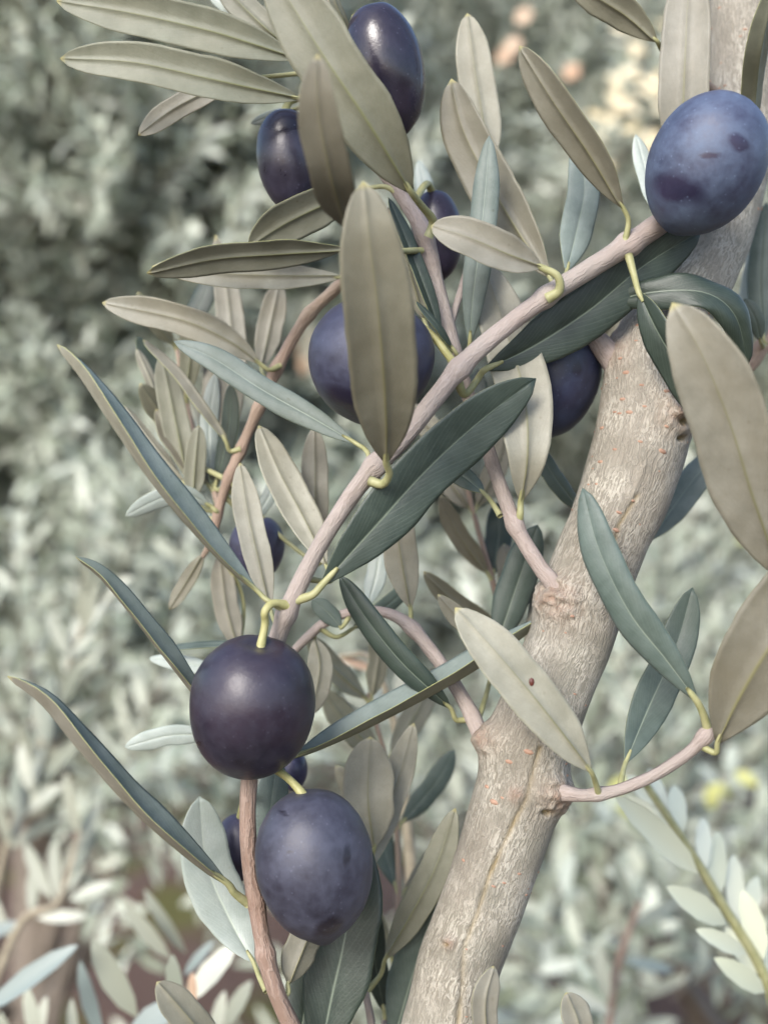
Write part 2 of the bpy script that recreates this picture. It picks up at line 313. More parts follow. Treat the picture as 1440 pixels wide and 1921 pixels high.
branch('T1', [(1375, 340, 24, 56), (1310, 378, 14, 52), (1240, 418, 8, 48), (1160, 470, 4, 46), (1040, 546, 1, 40), (950, 612, 0, 38), (870, 682, -1, 42), (820, 742, -2, 40), (765, 812, -2, 40), (705, 872, -3, 46), (650, 942, -3, 36), (590, 1040, -3, 36), (540, 1145, -2, 40), (510, 1230, 2, 38), (496, 1280, 4, 34)], 'twig', [(1178, 458), (1022, 556), (858, 690), (705, 880), (535, 1150)], 24)
branch('T1b', [(508, 1236, 2.5, 36),
              (482, 1340, 4, 36), (466, 1480, 3, 36), (467, 1600, 2, 36), (482, 1700, 2, 37), (494, 1770, 2, 36), (518, 1860, 2, 38), (565, 1960, 4, 38)], 'twig_red', [(470, 1690), (500, 1790)], 24)
branch('T4', [(1085, 1160, 7, 70), (1056, 1122, 4, 50), (1034, 1090, 3.5, 38), (1010, 1060, 4, 34), (966, 985, 5, 33), (932, 895, 7, 30), (908, 825, 9, 30), (875, 735, 9, 30), (850, 655, 9, 34), (818, 535, 10, 36), (797, 445, 10, 36), (762, 378, 12, 34), (700, 290, 14, 30), (655, 180, 15, 28), (630, 60, 16, 26), (615, -60, 16, 24)], 'twig', [(968, 985), (803, 440), (640, 100)])
branch('T3', [(735, 395, 18, 22), (690, 460, 22, 24), (640, 530, 26, 26), (575, 595, 27, 25), (525, 680, 28, 26), (490, 755, 28, 24), (460, 825, 29, 22), (432, 890, 29, 22), (412, 950, 30, 20), (398, 1010, 30, 16), (380, 1045, 31, 10)], 'twig_brown', [(578, 590), (520, 692), (485, 765), (450, 845), (430, 895), (408, 965)])
branch('T5', [(935, 1425, 8, 66), (905, 1385, 9, 40), (880, 1332, 12, 32), (845, 1272, 14, 30), (805, 1217, 16, 29), (760, 1168, 18, 28), (715, 1148, 20, 22), (660, 1148, 21, 20), (610, 1168, 22, 22), (570, 1202, 24, 20), (530, 1245, 25, 16)], 'twig', [(775, 1180), (870, 1348)])
branch('T6', [(1000, 1484, 6, 70), (1036, 1484, 2, 54), (1062, 1488, -1, 36), (1100, 1492, -2, 27), (1160, 1482, -3, 26), (1230, 1452, -4, 26), (1290, 1412, -5, 26), (1325, 1376, -6, 32), (1332, 1364, -6, 24)], 'twig', [(1120, 1487), (1322, 1385)])
branch('T7', [(1190, 715, 15, 90), (1145, 668, 13, 56), (1108, 622, 12, 38), (1075, 590, 13, 34), (1045, 572, 17, 26)], 'twig')
branch('T8', [(1300, 745, 40, 40), (1395, 690, 40, 38), (1432, 645, 40, 34), (1480, 600, 42, 30), (1550, 720, 34, 28), (1560, 950, 14, 24), (1505, 1145, -1, 20)], 'twig_brown')
branch('T11', [(1388, 215, 36, 30), (1330, 165, 28, 20), (1244, 100, 17, 14)], 'twig_brown')
branch('T12', [(842, 618, 10, 16), (872, 520, 15, 15), (905, 410, 19, 13), (914, 335, 20, 11)], 'twig')
branch('T9', [(705, 1980, 20, 20), (695, 1910, 20, 17), (682, 1840, 20, 15), (674, 1760, 21, 14), (668, 1690, 22, 12), (676, 1620, 22, 11)], 'twig')

branch('T10', [(800, 2060, 4, 40), (860, 2040, -6, 22), (940, 2030, -9, 20), (1020, 2030, -6, 18), (1110, 2010, -4, 14)], 'twig')
# ------------------------------------------------------------------ leaves
VS = [-1, -.86, -.6, -.32, -.1, -.035, .035, .1, .32, .6, .86, 1]
NT = 26
def lprof(t):
    a = np.clip(t / 0.40, 0, 1); b = np.clip((1 - t) / 0.34, 0, 1)
    wv = np.sin(a * math.pi / 2) ** 0.80 * np.sin(b * math.pi / 2) ** 0.60
    return np.maximum(wv, 0.012 + 0.05 * (t < 0.03))
def tmpl(bs): return bs
LN = 0
def leaf(br, P, W, side='U', roll=0, fold=-0.08, rev=0.08, twist=0, pet=None, tone=None, under=None, wave=0.03, spot=None, dpet=None):
    """P: blade from its base to its tip; side U shows the underside to us, T the upper side; pet: stalk from the blade's base to the twig"""
    global LN; LN += 1
    rnd = random.Random(LN * 13)
    pts = [np.array(at(*p)) for p in P]; C = catmull(pts, NT); T = tangents(C)
    halfw = 0.87 * W / 2 * px(np.mean([p[2] for p in P]))
    tt = np.linspace(0, 1, NT); wv = lprof(tt) * halfw
    th = 0.00030; n = NT; m = len(VS); top, bot = [], []; uv = []
    ph = rnd.random() * 6
    for i in range(n):
        view = np.array(CAM) - C[i]; view /= np.linalg.norm(view); N0 = view - T[i] * (view @ T[i]); N0 /= np.linalg.norm(N0)
        if side == 'U': N0 = -N0
        ang = R(roll + twist * (tt[i] - 0.5)); S0 = np.cross(T[i], N0)
        N = N0 * math.cos(ang) + S0 * math.sin(ang); S = np.cross(T[i], N)
        for v in VS:
            h = fold * abs(v) ** 1.3 - rev * v ** 4 + wave * math.sin(9 * tt[i] + ph + 2 * v) * abs(v) + 0.6 * wave * math.sin(23 * tt[i] + ph * 2 + (1 if v > 0 else 3)) * v * v
            groove = -0.00018 * math.exp(-(v / 0.07) ** 2) * (1 - 0.6 * tt[i])
            p = C[i] + S * v * wv[i] * (1 + 0.09 * mnoise.noise((tt[i] * 5.0, ph * 9 + (4 if v > 0 else 0), LN)) + 0.03 * mnoise.noise((tt[i] * 19.0, ph * 9 + (4 if v > 0 else 0), LN))) + N * (h * wv[i] + groove)
            top.append(p)
            rib = 0.00042 * math.exp(-(v / 0.09) ** 2) * (1.1 - 0.8 * tt[i]); tk = th * (0.35 + 0.65 * (1 - v * v)) * min(1, wv[i] / halfw * 3 + .15)
            bot.append(p - N * (tk + rib * min(1, wv[i] / halfw * 2.5 + 0.3))); uv.append((tt[i], (v + 1) / 2))
    Vv = top + bot; o = n * m; F, idx = [], []
    for i in range(n - 1):
        for j in range(m - 1):
            a = i * m + j; F.append((a, a + 1, a + m + 1, a + m)); idx.append(0); F.append((o + a, o + a + m, o + a + m + 1, o + a + 1)); idx.append(1)
        for j in (0, m - 1):
            a = i * m + j; f = (a, a + m, o + a + m, o + a); F.append(f if j == 0 else f[::-1]); idx.append(2)
    for i in (0, n - 1):
        for j in range(m - 1):
            a = i * m + j; f = (a, o + a, o + a + 1, a + 1); F.append(f if i == 0 else f[::-1]); idx.append(2)
    UVs = uv + uv
    bo, bc = BR[br]
    if pet is None:                                            # the stalk bends over to the nearest spot of its twig
        k = int(np.argmin(np.linalg.norm(bc - C[0], axis=1))); q = bc[k]; dd = np.linalg.norm(q - C[0])
        pp = [C[1], C[0], C[0] - T[0] * min(dd * 0.35, 0.005), q] if dd > 1e-4 else [C[1], C[0], q]
    else: pp = [C[2], C[0]] + [np.array(at(*p)) for p in pet]
    pc = catmull(pp, 16); r0 = 0.00044 if dpet is None else dpet * 0.8 * px(0)
    pr = np.interp(np.linspace(0, 1, 16), [0, 0.15, 0.6, 1], [r0 * .45, r0 * .85, r0, r0 * 1.35])
    pv, pf, puv = tube(pc, pr, 10); b0 = len(Vv); Vv = Vv + list(pv); F += [tuple(b0 + k for k in f) for f in pf]; idx += [3] * len(pf); UVs = UVs + [tuple(x) for x in puv]
    tm = tone or 'top'; um = under or 'under'
    me = mesh('leaf', Vv, F, [M[tm], M[um], M['rim'], M['petiole']], idx, UVs)
    lo = new_obj('leaf', me, bo)
    if spot is not None:                                       # small dark scale on the blade
        i, v = spot; c = np.array(bot[int(i * (n - 1)) * m + min(range(m), key=lambda q: abs(VS[q] - v))]); view = np.array(CAM) - c; view /= np.linalg.norm(view)
        sv, sf = [], []
        for a in range(8): sv.append(c + np.array(cr) * 0.00045 * math.cos(a * .785) + np.array(cu) * 0.0007 * math.sin(a * .785) + view * 0.00005)
        sv.append(c + view * 0.0006); sf = [(a, (a + 1) % 8, 8) for a in range(8)]
        # the speck keeps to the same mesh level as the leaf: thing > branch > leaf
        for q in (lo,):
            me2 = q.data; base = len(me2.vertices); vv = [tuple(x.co) for x in me2.vertices]; ff = [tuple(p.vertices) for p in me2.polygons]; ii = [p.material_index for p in me2.polygons]
            q.data = mesh('leaf', vv + [tuple(x) for x in sv], ff + [tuple(base + k for k in f) for f in sf], [M[tm], M[um], M['rim'], M['petiole'], M['scab']], ii + [4] * 8, UVs + [(0.5, 0.5)] * 9)
    return lo
# top left
leaf('T4', [(562, 112, 7), (470, 82, 5), (390, 58, 4), (250, 26, 3), (106, 2, 3)], 92, 'U', roll=8, fold=-0.30, pet=[(610, 130, 10), (645, 150, 15)], under='under_green')
leaf('T4', [(566, 186, 5), (470, 166, 2), (380, 146, 0), (250, 118, -1), (113, 110, 0)], 86, 'U', roll=10, fold=-0.30, pet=[(610, 195, 9), (655, 185, 14)], under='under_green')
leaf('T4', [(440, 150, 10), (380, 178, 10), (320, 210, 10), (260, 254, 10)], 54, 'U', roll=20, pet=[(540, 140, 12), (640, 130, 15)])
leaf('T4', [(530, 80, 16), (490, 45, 16), (440, -5, 18), (410, -50, 18)], 62, 'U', pet=[(570, 110, 16), (640, 120, 15)], under='under_green')
leaf('T4', [(475, 45, 20), (430, 16, 20), (385, -25, 21)], 30, 'T', tone='top_pale', pet=[(540, 80, 18), (640, 110, 15)])
leaf('T4', [(548, 205, 18), (515, 215, 18), (470, 232, 18)], 22, 'T', tone='top_pale', pet=[(600, 195, 17), (652, 180, 15)])
leaf('T4', [(772, 362, -4), (735, 300, -8), (680, 212, -12), (600, 92, -14), (500, -70, -14)], 138, 'U', roll=-8, fold=-0.11, pet=[(792, 388, 1), (812, 415, 5), (803, 445, 6)], under='under_green', dpet=9)
leaf('T4', [(652, 430, -22), (622, 330, -34), (598, 205, -40), (596, 102, -42)], 92, 'U', roll=-12, fold=-0.16, pet=[(690, 470, -8), (790, 470, 8)], under='under_tan')
leaf('T4', [(655, 100, 12), (645, 50, 10), (625, 0, 8), (612, -50, 8)], 26, 'U', roll=30, pet=[(668, 120, 13), (650, 150, 14)], under='under_green', tone='top')
leaf('T1', [(724, 868, -10), (722, 760, -19), (710, 600, -28), (692, 450, -33), (681, 340, -34)], 148, 'U', roll=6, fold=-0.13, pet=[(730, 888, -8), (718, 908, -6), (693, 902, -5)], under='under_tan', dpet=9)
leaf('T3', [(650, 466, 12), (520, 474, 9), (400, 484, 7), (275, 512, 6)], 72, 'U', roll=-30, fold=-0.18, under='under_green')
leaf('T3', [(645, 520, 18), (520, 520, 15), (410, 515, 13), (285, 500, 12)], 62, 'U', roll=25, pet=[(660, 520, 22), (650, 520, 25)])
leaf('T4', [(665, 360, 12), (600, 385, 10), (530, 420, 9), (466, 462, 9)], 92, 'U', roll=-20, fold=-0.16, under='under_green', pet=[(720, 350, 12), (755, 370, 12)])
leaf('T3', [(488, 682, 24), (430, 640, 22), (340, 600, 21), (192, 568, 20)], 66, 'U', roll=2, fold=-0.30, pet=[(505, 694, 25), (525, 686, 27)])
leaf('T1', [(668, 832, 4), (590, 786, 5), (490, 730, 6), (400, 672, 7), (326, 640, 8)], 60, 'T', roll=12, fold=.10, rev=.2, tone='top_mid', pet=[(690, 850, 2), (692, 885, -2)])
leaf('T3', [(424, 828, 27), (385, 765, 26), (330, 690, 26), (268, 638, 26)], 44, 'U', roll=62, fold=.4, pet=[(432, 846, 28), (452, 842, 28)])
leaf('T1', [(482, 1108, -3), (400, 1030, -7), (300, 915, -11), (215, 795, -12), (155, 705, -11), (108, 646, -9)], 80, 'T', roll=66, twist=34, fold=.8, rev=.1, tone='top_mid', under='under', pet=[(500, 1125, -3), (535, 1145, -3)])
leaf('T1b', [(400, 1340, 6), (320, 1238, 2), (250, 1150, 0), (190, 1080, -1), (143, 1044, 0)], 62, 'T', roll=62, fold=.6, rev=.1, tone='top_mid', pet=[(440, 1380, 6), (478, 1390, 5)])
leaf('T1b', [(428, 1658, -1), (350, 1600, -5), (250, 1512, -8), (150, 1400, -9), (80, 1316, -8), (15, 1268, -6)], 80, 'T', roll=69, twist=26, fold=.8, rev=.1, tone='top_mid', under='under', pet=[(440, 1675, 0), (466, 1695, 2)], dpet=9)
leaf('T1b', [(476, 1806, 8), (430, 1722, 11), (388, 1620, 12), (374, 1494, 12)], 112, 'T', roll=8, fold=.10, tone='top_pale', pet=[(486, 1832, 6), (500, 1860, 4)])
leaf('T5', [(400, 1380, 22), (320, 1380, 20), (234, 1402, 20)], 44, 'T', tone='top_pale', roll=-10, pet=[(460, 1350, 24), (535, 1240, 25)])
leaf('T5', [(470, 1205, 26), (380, 1208, 26), (290, 1218, 26)], 22, 'T', roll=50, tone='top_blue', pet=[(510, 1215, 26), (540, 1235, 25)])
leaf('T5', [(420, 1260, 28), (350, 1245, 28), (280, 1235, 28)], 34, 'T', roll=10, tone='top_pale', pet=[(480, 1262, 27), (530, 1245, 25)])
# dark leaves across the middle
leaf('T1', [(603, 1098, -4), (700, 992, -4), (800, 882, -3), (900, 790, -2), (1005, 710, -2)], 126, 'T', roll=14, fold=.14, rev=.06, pet=[(586, 1116, -4), (556, 1126, -3)], dpet=9)
leaf('T1', [(908, 694, 4), (1000, 650, 5), (1105, 582, 6), (1205, 500, 7), (1315, 432, 9)], 116, 'T', roll=10, fold=.14, rev=.12, pet=[(895, 712, 5), (870, 740, 3), (855, 700, 0)], dpet=9)
leaf('T7', [(1120, 572, 10), (1220, 548, 5), (1320, 548, 3), (1378, 592, 4), (1402, 685, 8)], 76, 'T', roll=-24, fold=.15, rev=.35, wave=.24, pet=[(1100, 590, 11), (1085, 597, 12)])
leaf('T1', [(1196, 545, 0), (1228, 615, -2), (1280, 705, -2), (1345, 810, 0)], 88, 'T', roll=35, fold=.2, pet=[(1188, 515, 2), (1178, 478, 3)], dpet=8)
leaf('T8', [(1470, 1090, -10), (1415, 940, -17), (1368, 790, -22), (1312, 655, -25), (1260, 568, -25)], 164, 'U', roll=-10, fold=-0.13, pet=[(1485, 1118, -6), (1503, 1140, -1)])
leaf('T6', [(1345, 1392, -8), (1382, 1312, -11), (1440, 1215, -14), (1530, 1090, -16), (1640, 930, -17)], 190, 'U', roll=10, fold=-0.12, pet=[(1342, 1412, -7), (1318, 1402, -6)], under='under_tan')
leaf('T6', [(1308, 1318, -8), (1250, 1240, -9), (1180, 1150, -9), (1122, 1030, -8), (1092, 915, -6)], 86, 'T', roll=-18, fold=.1, rev=.28, tone='top_blue', pet=[(1320, 1345, -7), (1328, 1375, -6)], dpet=9)
leaf('T6', [(1172, 1432, 2), (1215, 1330, 8), (1268, 1210, 12), (1298, 1102, 13)], 84, 'T', roll=12, fold=.18, tone='top_blue', pet=[(1166, 1455, -1), (1162, 1478, -3)])
leaf('T6', [(1108, 1448, -7), (1050, 1372, -9), (985, 1290, -10), (920, 1214, -10), (853, 1140, -9)], 106, 'U', roll=10, fold=-0.10, pet=[(1115, 1465, -5), (1122, 1488, -3)], spot=(0.52, -0.32))
leaf('T1b', [(548, 1420, 3), (640, 1382, 5), (740, 1334, 7), (860, 1270, 8), (950, 1212, 8), (1018, 1160, 8)], 82, 'T', roll=-68, twist=-24, fold=.8, tone='top_mid', under='under_green', pet=[(510, 1440, 3), (470, 1455, 3)])
# upper middle and right
leaf('T4', [(880, 650, 9), (886, 560, 6), (900, 450, 4), (910, 350, 4), (917, 254, 5)], 60, 'T', roll=-10, fold=.05, rev=.35, tone='top_mid', pet=[(872, 680, 12), (855, 680, 10)])
leaf('T1', [(1030, 520, 8), (970, 430, 11), (915, 335, 13), (868, 240, 14), (846, 148, 14)], 106, 'U', roll=-12, fold=-0.11, under='under_tan', pet=[(1040, 540, 4), (1040, 548, 2)])
leaf('T12', [(915, 330, 20), (908, 240, 20), (890, 130, 20), (876, 25, 20)], 78, 'U', fold=-0.10, pet=[(915, 342, 20), (912, 350, 20)])
leaf('T1', [(1168, 390, 1), (1110, 292, -2), (1040, 190, -4), (974, 86, -4)], 84, 'U', roll=-26, fold=-0.16, under='under_tan', pet=[(1178, 415, 2), (1172, 452, 3)])
leaf('T1', [(1062, 510, 10), (1082, 430, 14), (1096, 350, 16), (1082, 262, 17)], 76, 'T', roll=18, fold=.1, rev=.2, tone='top_mid', pet=[(1052, 530, 6), (1050, 540, 3)])
leaf('T1', [(1015, 502, -3), (950, 478, -5), (880, 448, -6), (808, 424, -5)], 84, 'U', roll=16, fold=-0.30, pet=[(1045, 518, -3), (1048, 545, -2), (1026, 560, -1)], dpet=10)
leaf('T1', [(1238, 408, 14), (1215, 335, 18), (1192, 252, 20)], 42, 'T', tone='top_pale', roll=20, pet=[(1242, 415, 11), (1240, 420, 9)])
leaf('T11', [(1232, 78, 14), (1175, 28, 13), (1110, -15, 12), (1060, -70, 12)], 74, 'U', roll=-20, under='under_tan', pet=[(1240, 92, 16), (1250, 104, 17)])
leaf('T1', [(1275, 330, 17), (1280, 230, 13), (1285, 100, 12), (1292, -60, 14)], 106, 'U', roll=-5, fold=-0.16, pet=[(1282, 360, 17), (1300, 385, 14)])
leaf('T1', [(1400, 330, 19), (1410, 200, 13), (1425, 80, 2), (1460, -60, -6)], 62, 'U', roll=42, fold=.3, pet=[(1390, 345, 21), (1372, 345, 23)], under='under_green')
leaf('T4', [(976, 942, 4), (988, 850, 0), (982, 740, 3), (952, 635, 8), (905, 490, 12)], 116, 'U', roll=8, fold=-0.10, pet=[(975, 965, 4), (970, 985, 5)], dpet=8)
leaf('T5', [(770, 1142, 18), (757, 1070, 17), (746, 1000, 16), (742, 900, 16)], 74, 'U', roll=-8, fold=-0.13, pet=[(770, 1160, 18), (773, 1180, 18)])
leaf('T5', [(846, 1330, 10), (815, 1302, 8), (750, 1240, 7), (685, 1158, 7), (636, 1078, 8)], 62, 'T', roll=-20, fold=.1, rev=.3, pet=[(855, 1350, 11), (876, 1350, 12)])
leaf('T1', [(612, 1062, 8), (568, 972, 12), (522, 885, 14), (485, 798, 15)], 78, 'U', roll=14, fold=-0.14, pet=[(620, 1090, 4), (570, 1085, -2)])
leaf('T3', [(598, 1030, 22), (592, 930, 22), (590, 800, 22)], 58, 'U', roll=-8, pet=[(600, 1060, 24), (520, 1000, 28), (430, 900, 29)])
leaf('T1', [(508, 1145, 10), (488, 1060, 12), (466, 965, 14), (450, 868, 15)], 62, 'U', roll=-6, fold=-0.11, pet=[(515, 1165, 6), (528, 1180, 0)])
leaf('T3', [(448, 1220, 34), (425, 1140, 34), (412, 1040, 34)], 54, 'U', pet=[(455, 1120, 36), (400, 1010, 30)])
leaf('T3', [(384, 1036, 31), (352, 1090, 32), (318, 1144, 32)], 34, 'U', roll=15, under='under_tan')
leaf('T3', [(396, 950, 29), (350, 928, 27), (300, 936, 26), (235, 968, 26)], 42, 'T', tone='top_pale', roll=-15, pet=[(405, 958, 29), (412, 962, 30)])
leaf('T3', [(352, 900, 34), (328, 785, 35), (303, 665, 36)], 60, 'U', under='under_green', pet=[(370, 950, 33), (410, 958, 30)])
leaf('T3', [(362, 945, 32), (366, 870, 32), (373, 798, 32)], 46, 'U', under='under_green', pet=[(375, 970, 31), (406, 975, 30)])
leaf('T3', [(345, 905, 37), (290, 840, 37), (232, 762, 38)], 30, 'U', roll=35, pet=[(370, 940, 34), (410, 965, 30)])
leaf('T3', [(300, 760, 40), (278, 705, 40), (256, 655, 40)], 26, 'U', roll=20, pet=[(340, 850, 38), (425, 900, 30)])
leaf('T3', [(402, 930, 36), (415, 830, 38), (436, 690, 40), (428, 560, 42), (404, 440, 42)], 62, 'U', fold=-0.08, pet=[(408, 950, 33), (412, 955, 30)])
leaf('T3', [(490, 690, 36), (506, 615, 38), (524, 530, 38)], 58, 'U', pet=[(500, 720, 32), (505, 725, 28)])
leaf('T3', [(395, 900, 36), (392, 800, 37), (404, 700, 38)], 40, 'T', tone='top_pale', pet=[(410, 920, 33), (424, 905, 30)])
leaf('T4', [(908, 925, 10), (878, 900, 13), (838, 868, 14), (800, 810, 15)], 50, 'T', roll=25, tone='top_blue', pet=[(922, 942, 8), (938, 968, 6)])
leaf('T4', [(1090, 960, 22), (1038, 892, 20), (1000, 830, 19)], 46, 'T', roll=30, tone='top_blue', pet=[(1100, 1040, 20), (1050, 1112, 5)])
leaf('T8', [(1218, 1014, 30), (1288, 915, 31), (1350, 838, 32)], 66, 'T', roll=-15, tone='top_mid', pet=[(1190, 1040, 32), (1230, 860, 42), (1300, 745, 40)])
leaf('T5', [(930, 1215, 22), (975, 1080, 22), (1008, 985, 22)], 78, 'T', roll=10, fold=.05, rev=.3, tone='top_blue', pet=[(915, 1290, 18), (893, 1362, 11)])
leaf('T5', [(640, 1178, 20), (615, 1150, 20), (585, 1125, 20)], 40, 'T', tone='top_blue', pet=[(650, 1165, 21), (655, 1150, 21)])
leaf('T5', [(660, 1180, 24), (715, 1145, 26), (785, 1085, 28)], 40, 'T', roll=25, tone='top_blue', pet=[(630, 1195, 23), (600, 1178, 22)])
leaf('T5', [(590, 1195, 24), (600, 1255, 24), (582, 1340, 25)], 56, 'U')
leaf('T5', [(690, 1135, 26), (705, 1080, 28), (715, 1010, 29)], 44, 'T', tone='top_pale', pet=[(690, 1150, 24), (690, 1148, 20)])
leaf('T7', [(1120, 640, 24), (1150, 600, 26), (1165, 540, 27)], 62, 'U', pet=[(1110, 640, 18), (1105, 620, 10)])
leaf('T8', [(1432, 640, 38), (1424, 520, 38), (1436, 380, 38)], 52, 'T', tone='top_blue', pet=[(1440, 650, 40), (1432, 645, 40)])
leaf('T8', [(1400, 660, 44), (1405, 560, 46), (1420, 450, 46)], 44, 'T', tone='top_pale', pet=[(1400, 680, 42), (1402, 682, 40)])
leaf('T8', [(1425, 640, 30), (1416, 600, 28), (1395, 560, 28)], 34, 'T', tone='top_blue', pet=[(1430, 650, 36), (1432, 645, 40)])
leaf('T4', [(828, 640, 6), (808, 570, 5), (770, 470, 6), (728, 370, 8)], 40, 'T', roll=40, fold=.3, pet=[(845, 660, 8), (850, 662, 9)])
leaf('T4', [(795, 600, 18), (765, 500, 18), (735, 395, 19)], 58, 'U', under='under_tan', pet=[(815, 640, 15), (848, 655, 10)])
leaf('T4', [(812, 420, 40), (800, 370, 44), (785, 300, 46)], 38, 'T', tone='top_pale', pet=[(815, 430, 30), (800, 450, 11)])
leaf('T4', [(850, 655, 4), (820, 610, 2), (780, 565, 2)], 20, 'T', roll=40, pet=[(858, 668, 5), (856, 670, 9)])
# lower part
leaf('T1b', [(598, 1990, 10), (622, 1870, 11), (650, 1740, 12), (672, 1560, 14)], 142, 'T', roll=-10, fold=.12, tone='top', pet=[(585, 2010, 8), (565, 1960, 5)])
leaf('T1b', [(560, 1960, 14), (575, 1880, 16), (600, 1780, 18)], 92, 'T', roll=10, tone='top', pet=[(555, 1965, 10), (560, 1958, 5)])
leaf('T1b', [(540, 1846, 4), (560, 1796, 5), (600, 1700, 8)], 76, 'U', roll=20, fold=.3, under='under_tan', pet=[(540, 1864, 3), (522, 1868, 2)])
leaf('T1b', [(495, 1660, 12), (503, 1560, 13), (520, 1420, 14)], 70, 'T', tone='top_blue', pet=[(488, 1690, 8), (480, 1696, 3)])
leaf('T9', [(702, 1590, 20), (690, 1500, 19), (694, 1382, 19)], 108, 'U', fold=-0.11, pet=[(690, 1620, 21), (676, 1630, 22)])
leaf('T9', [(688, 1640, 22), (715, 1550, 24), (748, 1460, 25), (776, 1356, 25)], 64, 'U', roll=-10, fold=-0.16, pet=[(680, 1660, 22), (672, 1665, 22)])
leaf('T9', [(722, 1800, 19), (770, 1720, 17), (820, 1622, 16), (854, 1516, 16)], 68, 'U', roll=-12, under='under_green', pet=[(714, 1828, 20), (690, 1858, 20)])
leaf('T9', [(735, 1960, 22), (785, 1790, 20), (832, 1640, 18)], 100, 'T', tone='top_blue', pet=[(725, 1985, 21), (702, 1960, 20)])
leaf('T10', [(912, 1975, -10), (908, 1880, -11), (925, 1812, -11)], 58, 'U', roll=20, pet=[(925, 2005, -9), (930, 2030, -9)])
leaf('T10', [(1090, 1980, -4), (1082, 1920, -5), (1060, 1862, -5)], 72, 'U', roll=25, pet=[(1096, 2000, -4), (1105, 2010, -4)])
leaf('T1b', [(420, 1990, -8), (340, 1895, -10), (294, 1842, -10)], 74, 'U', roll=10, under='under_tan', pet=[(480, 2010, -4), (560, 1960, 4)])
leaf('T3', [(470, 985, 34), (505, 930, 36), (520, 880, 36)], 30, 'T', tone='top_pale', pet=[(450, 960, 32), (420, 930, 30)])

# side shoots behind the fruiting twig, leaves in pairs
def pair_shoot(key, P, n, seed, ln=(170, 240), wd=(44, 60)):
    branch(key, P, 'twig_brown', (), 10); rr = random.Random(seed); C = BR[key][1]; X_, Y_, Z_ = project(C)
    for i in range(n):
        k = int((0.14 + 0.84 * i / max(1, n - 1)) * (len(C) - 1)); k0 = max(0, k - 3); tx, ty = X_[k] - X_[k0], Y_[k] - Y_[k0]; a0 = math.atan2(ty, tx); d0 = (Z_[k] - ZF) * 1000
        for sg in (-1, 1):
            a = a0 + sg * R(rr.uniform(14, 42)); L_ = rr.uniform(*ln) * (1 - 0.25 * i / n); dz = rr.uniform(-8, 8) + 2 * sg
            f = lambda q, bend=0: (X_[k] + math.cos(a + bend) * L_ * q, Y_[k] + math.sin(a + bend) * L_ * q, d0 + dz * q)
            side, tone, und = rr.choice([('U', 'top', 'under'), ('U', 'top', 'under_green'), ('T', 'top_blue', 'under'), ('U', 'top', 'under_tan'), ('T', 'top', 'under')])
            leaf(key, [f(0.08), f(.4, sg * .06), f(.7, sg * .04), f(1.05, -sg * .02)], rr.uniform(*wd), side, roll=rr.uniform(-25, 25), tone=tone, under=und, pet=[(X_[k], Y_[k], d0)])
pair_shoot('T13', [(706, 1985, 22, 16), (735, 1850, 40, 15), (748, 1660, 48, 14), (735, 1480, 50, 12), (690, 1300, 52, 9)], 6, 3)
pair_shoot('T14', [(1010, 1290, 14, 20), (955, 1190, 36, 15), (915, 1060, 44, 13), (880, 930, 46, 11), (860, 830, 46, 8)], 5, 8, (150, 210))
pair_shoot('T15', [(412, 955, 30, 14), (385, 870, 42, 13), (350, 760, 50, 11), (330, 640, 54, 9)], 4, 21, (140, 200), (38, 52))
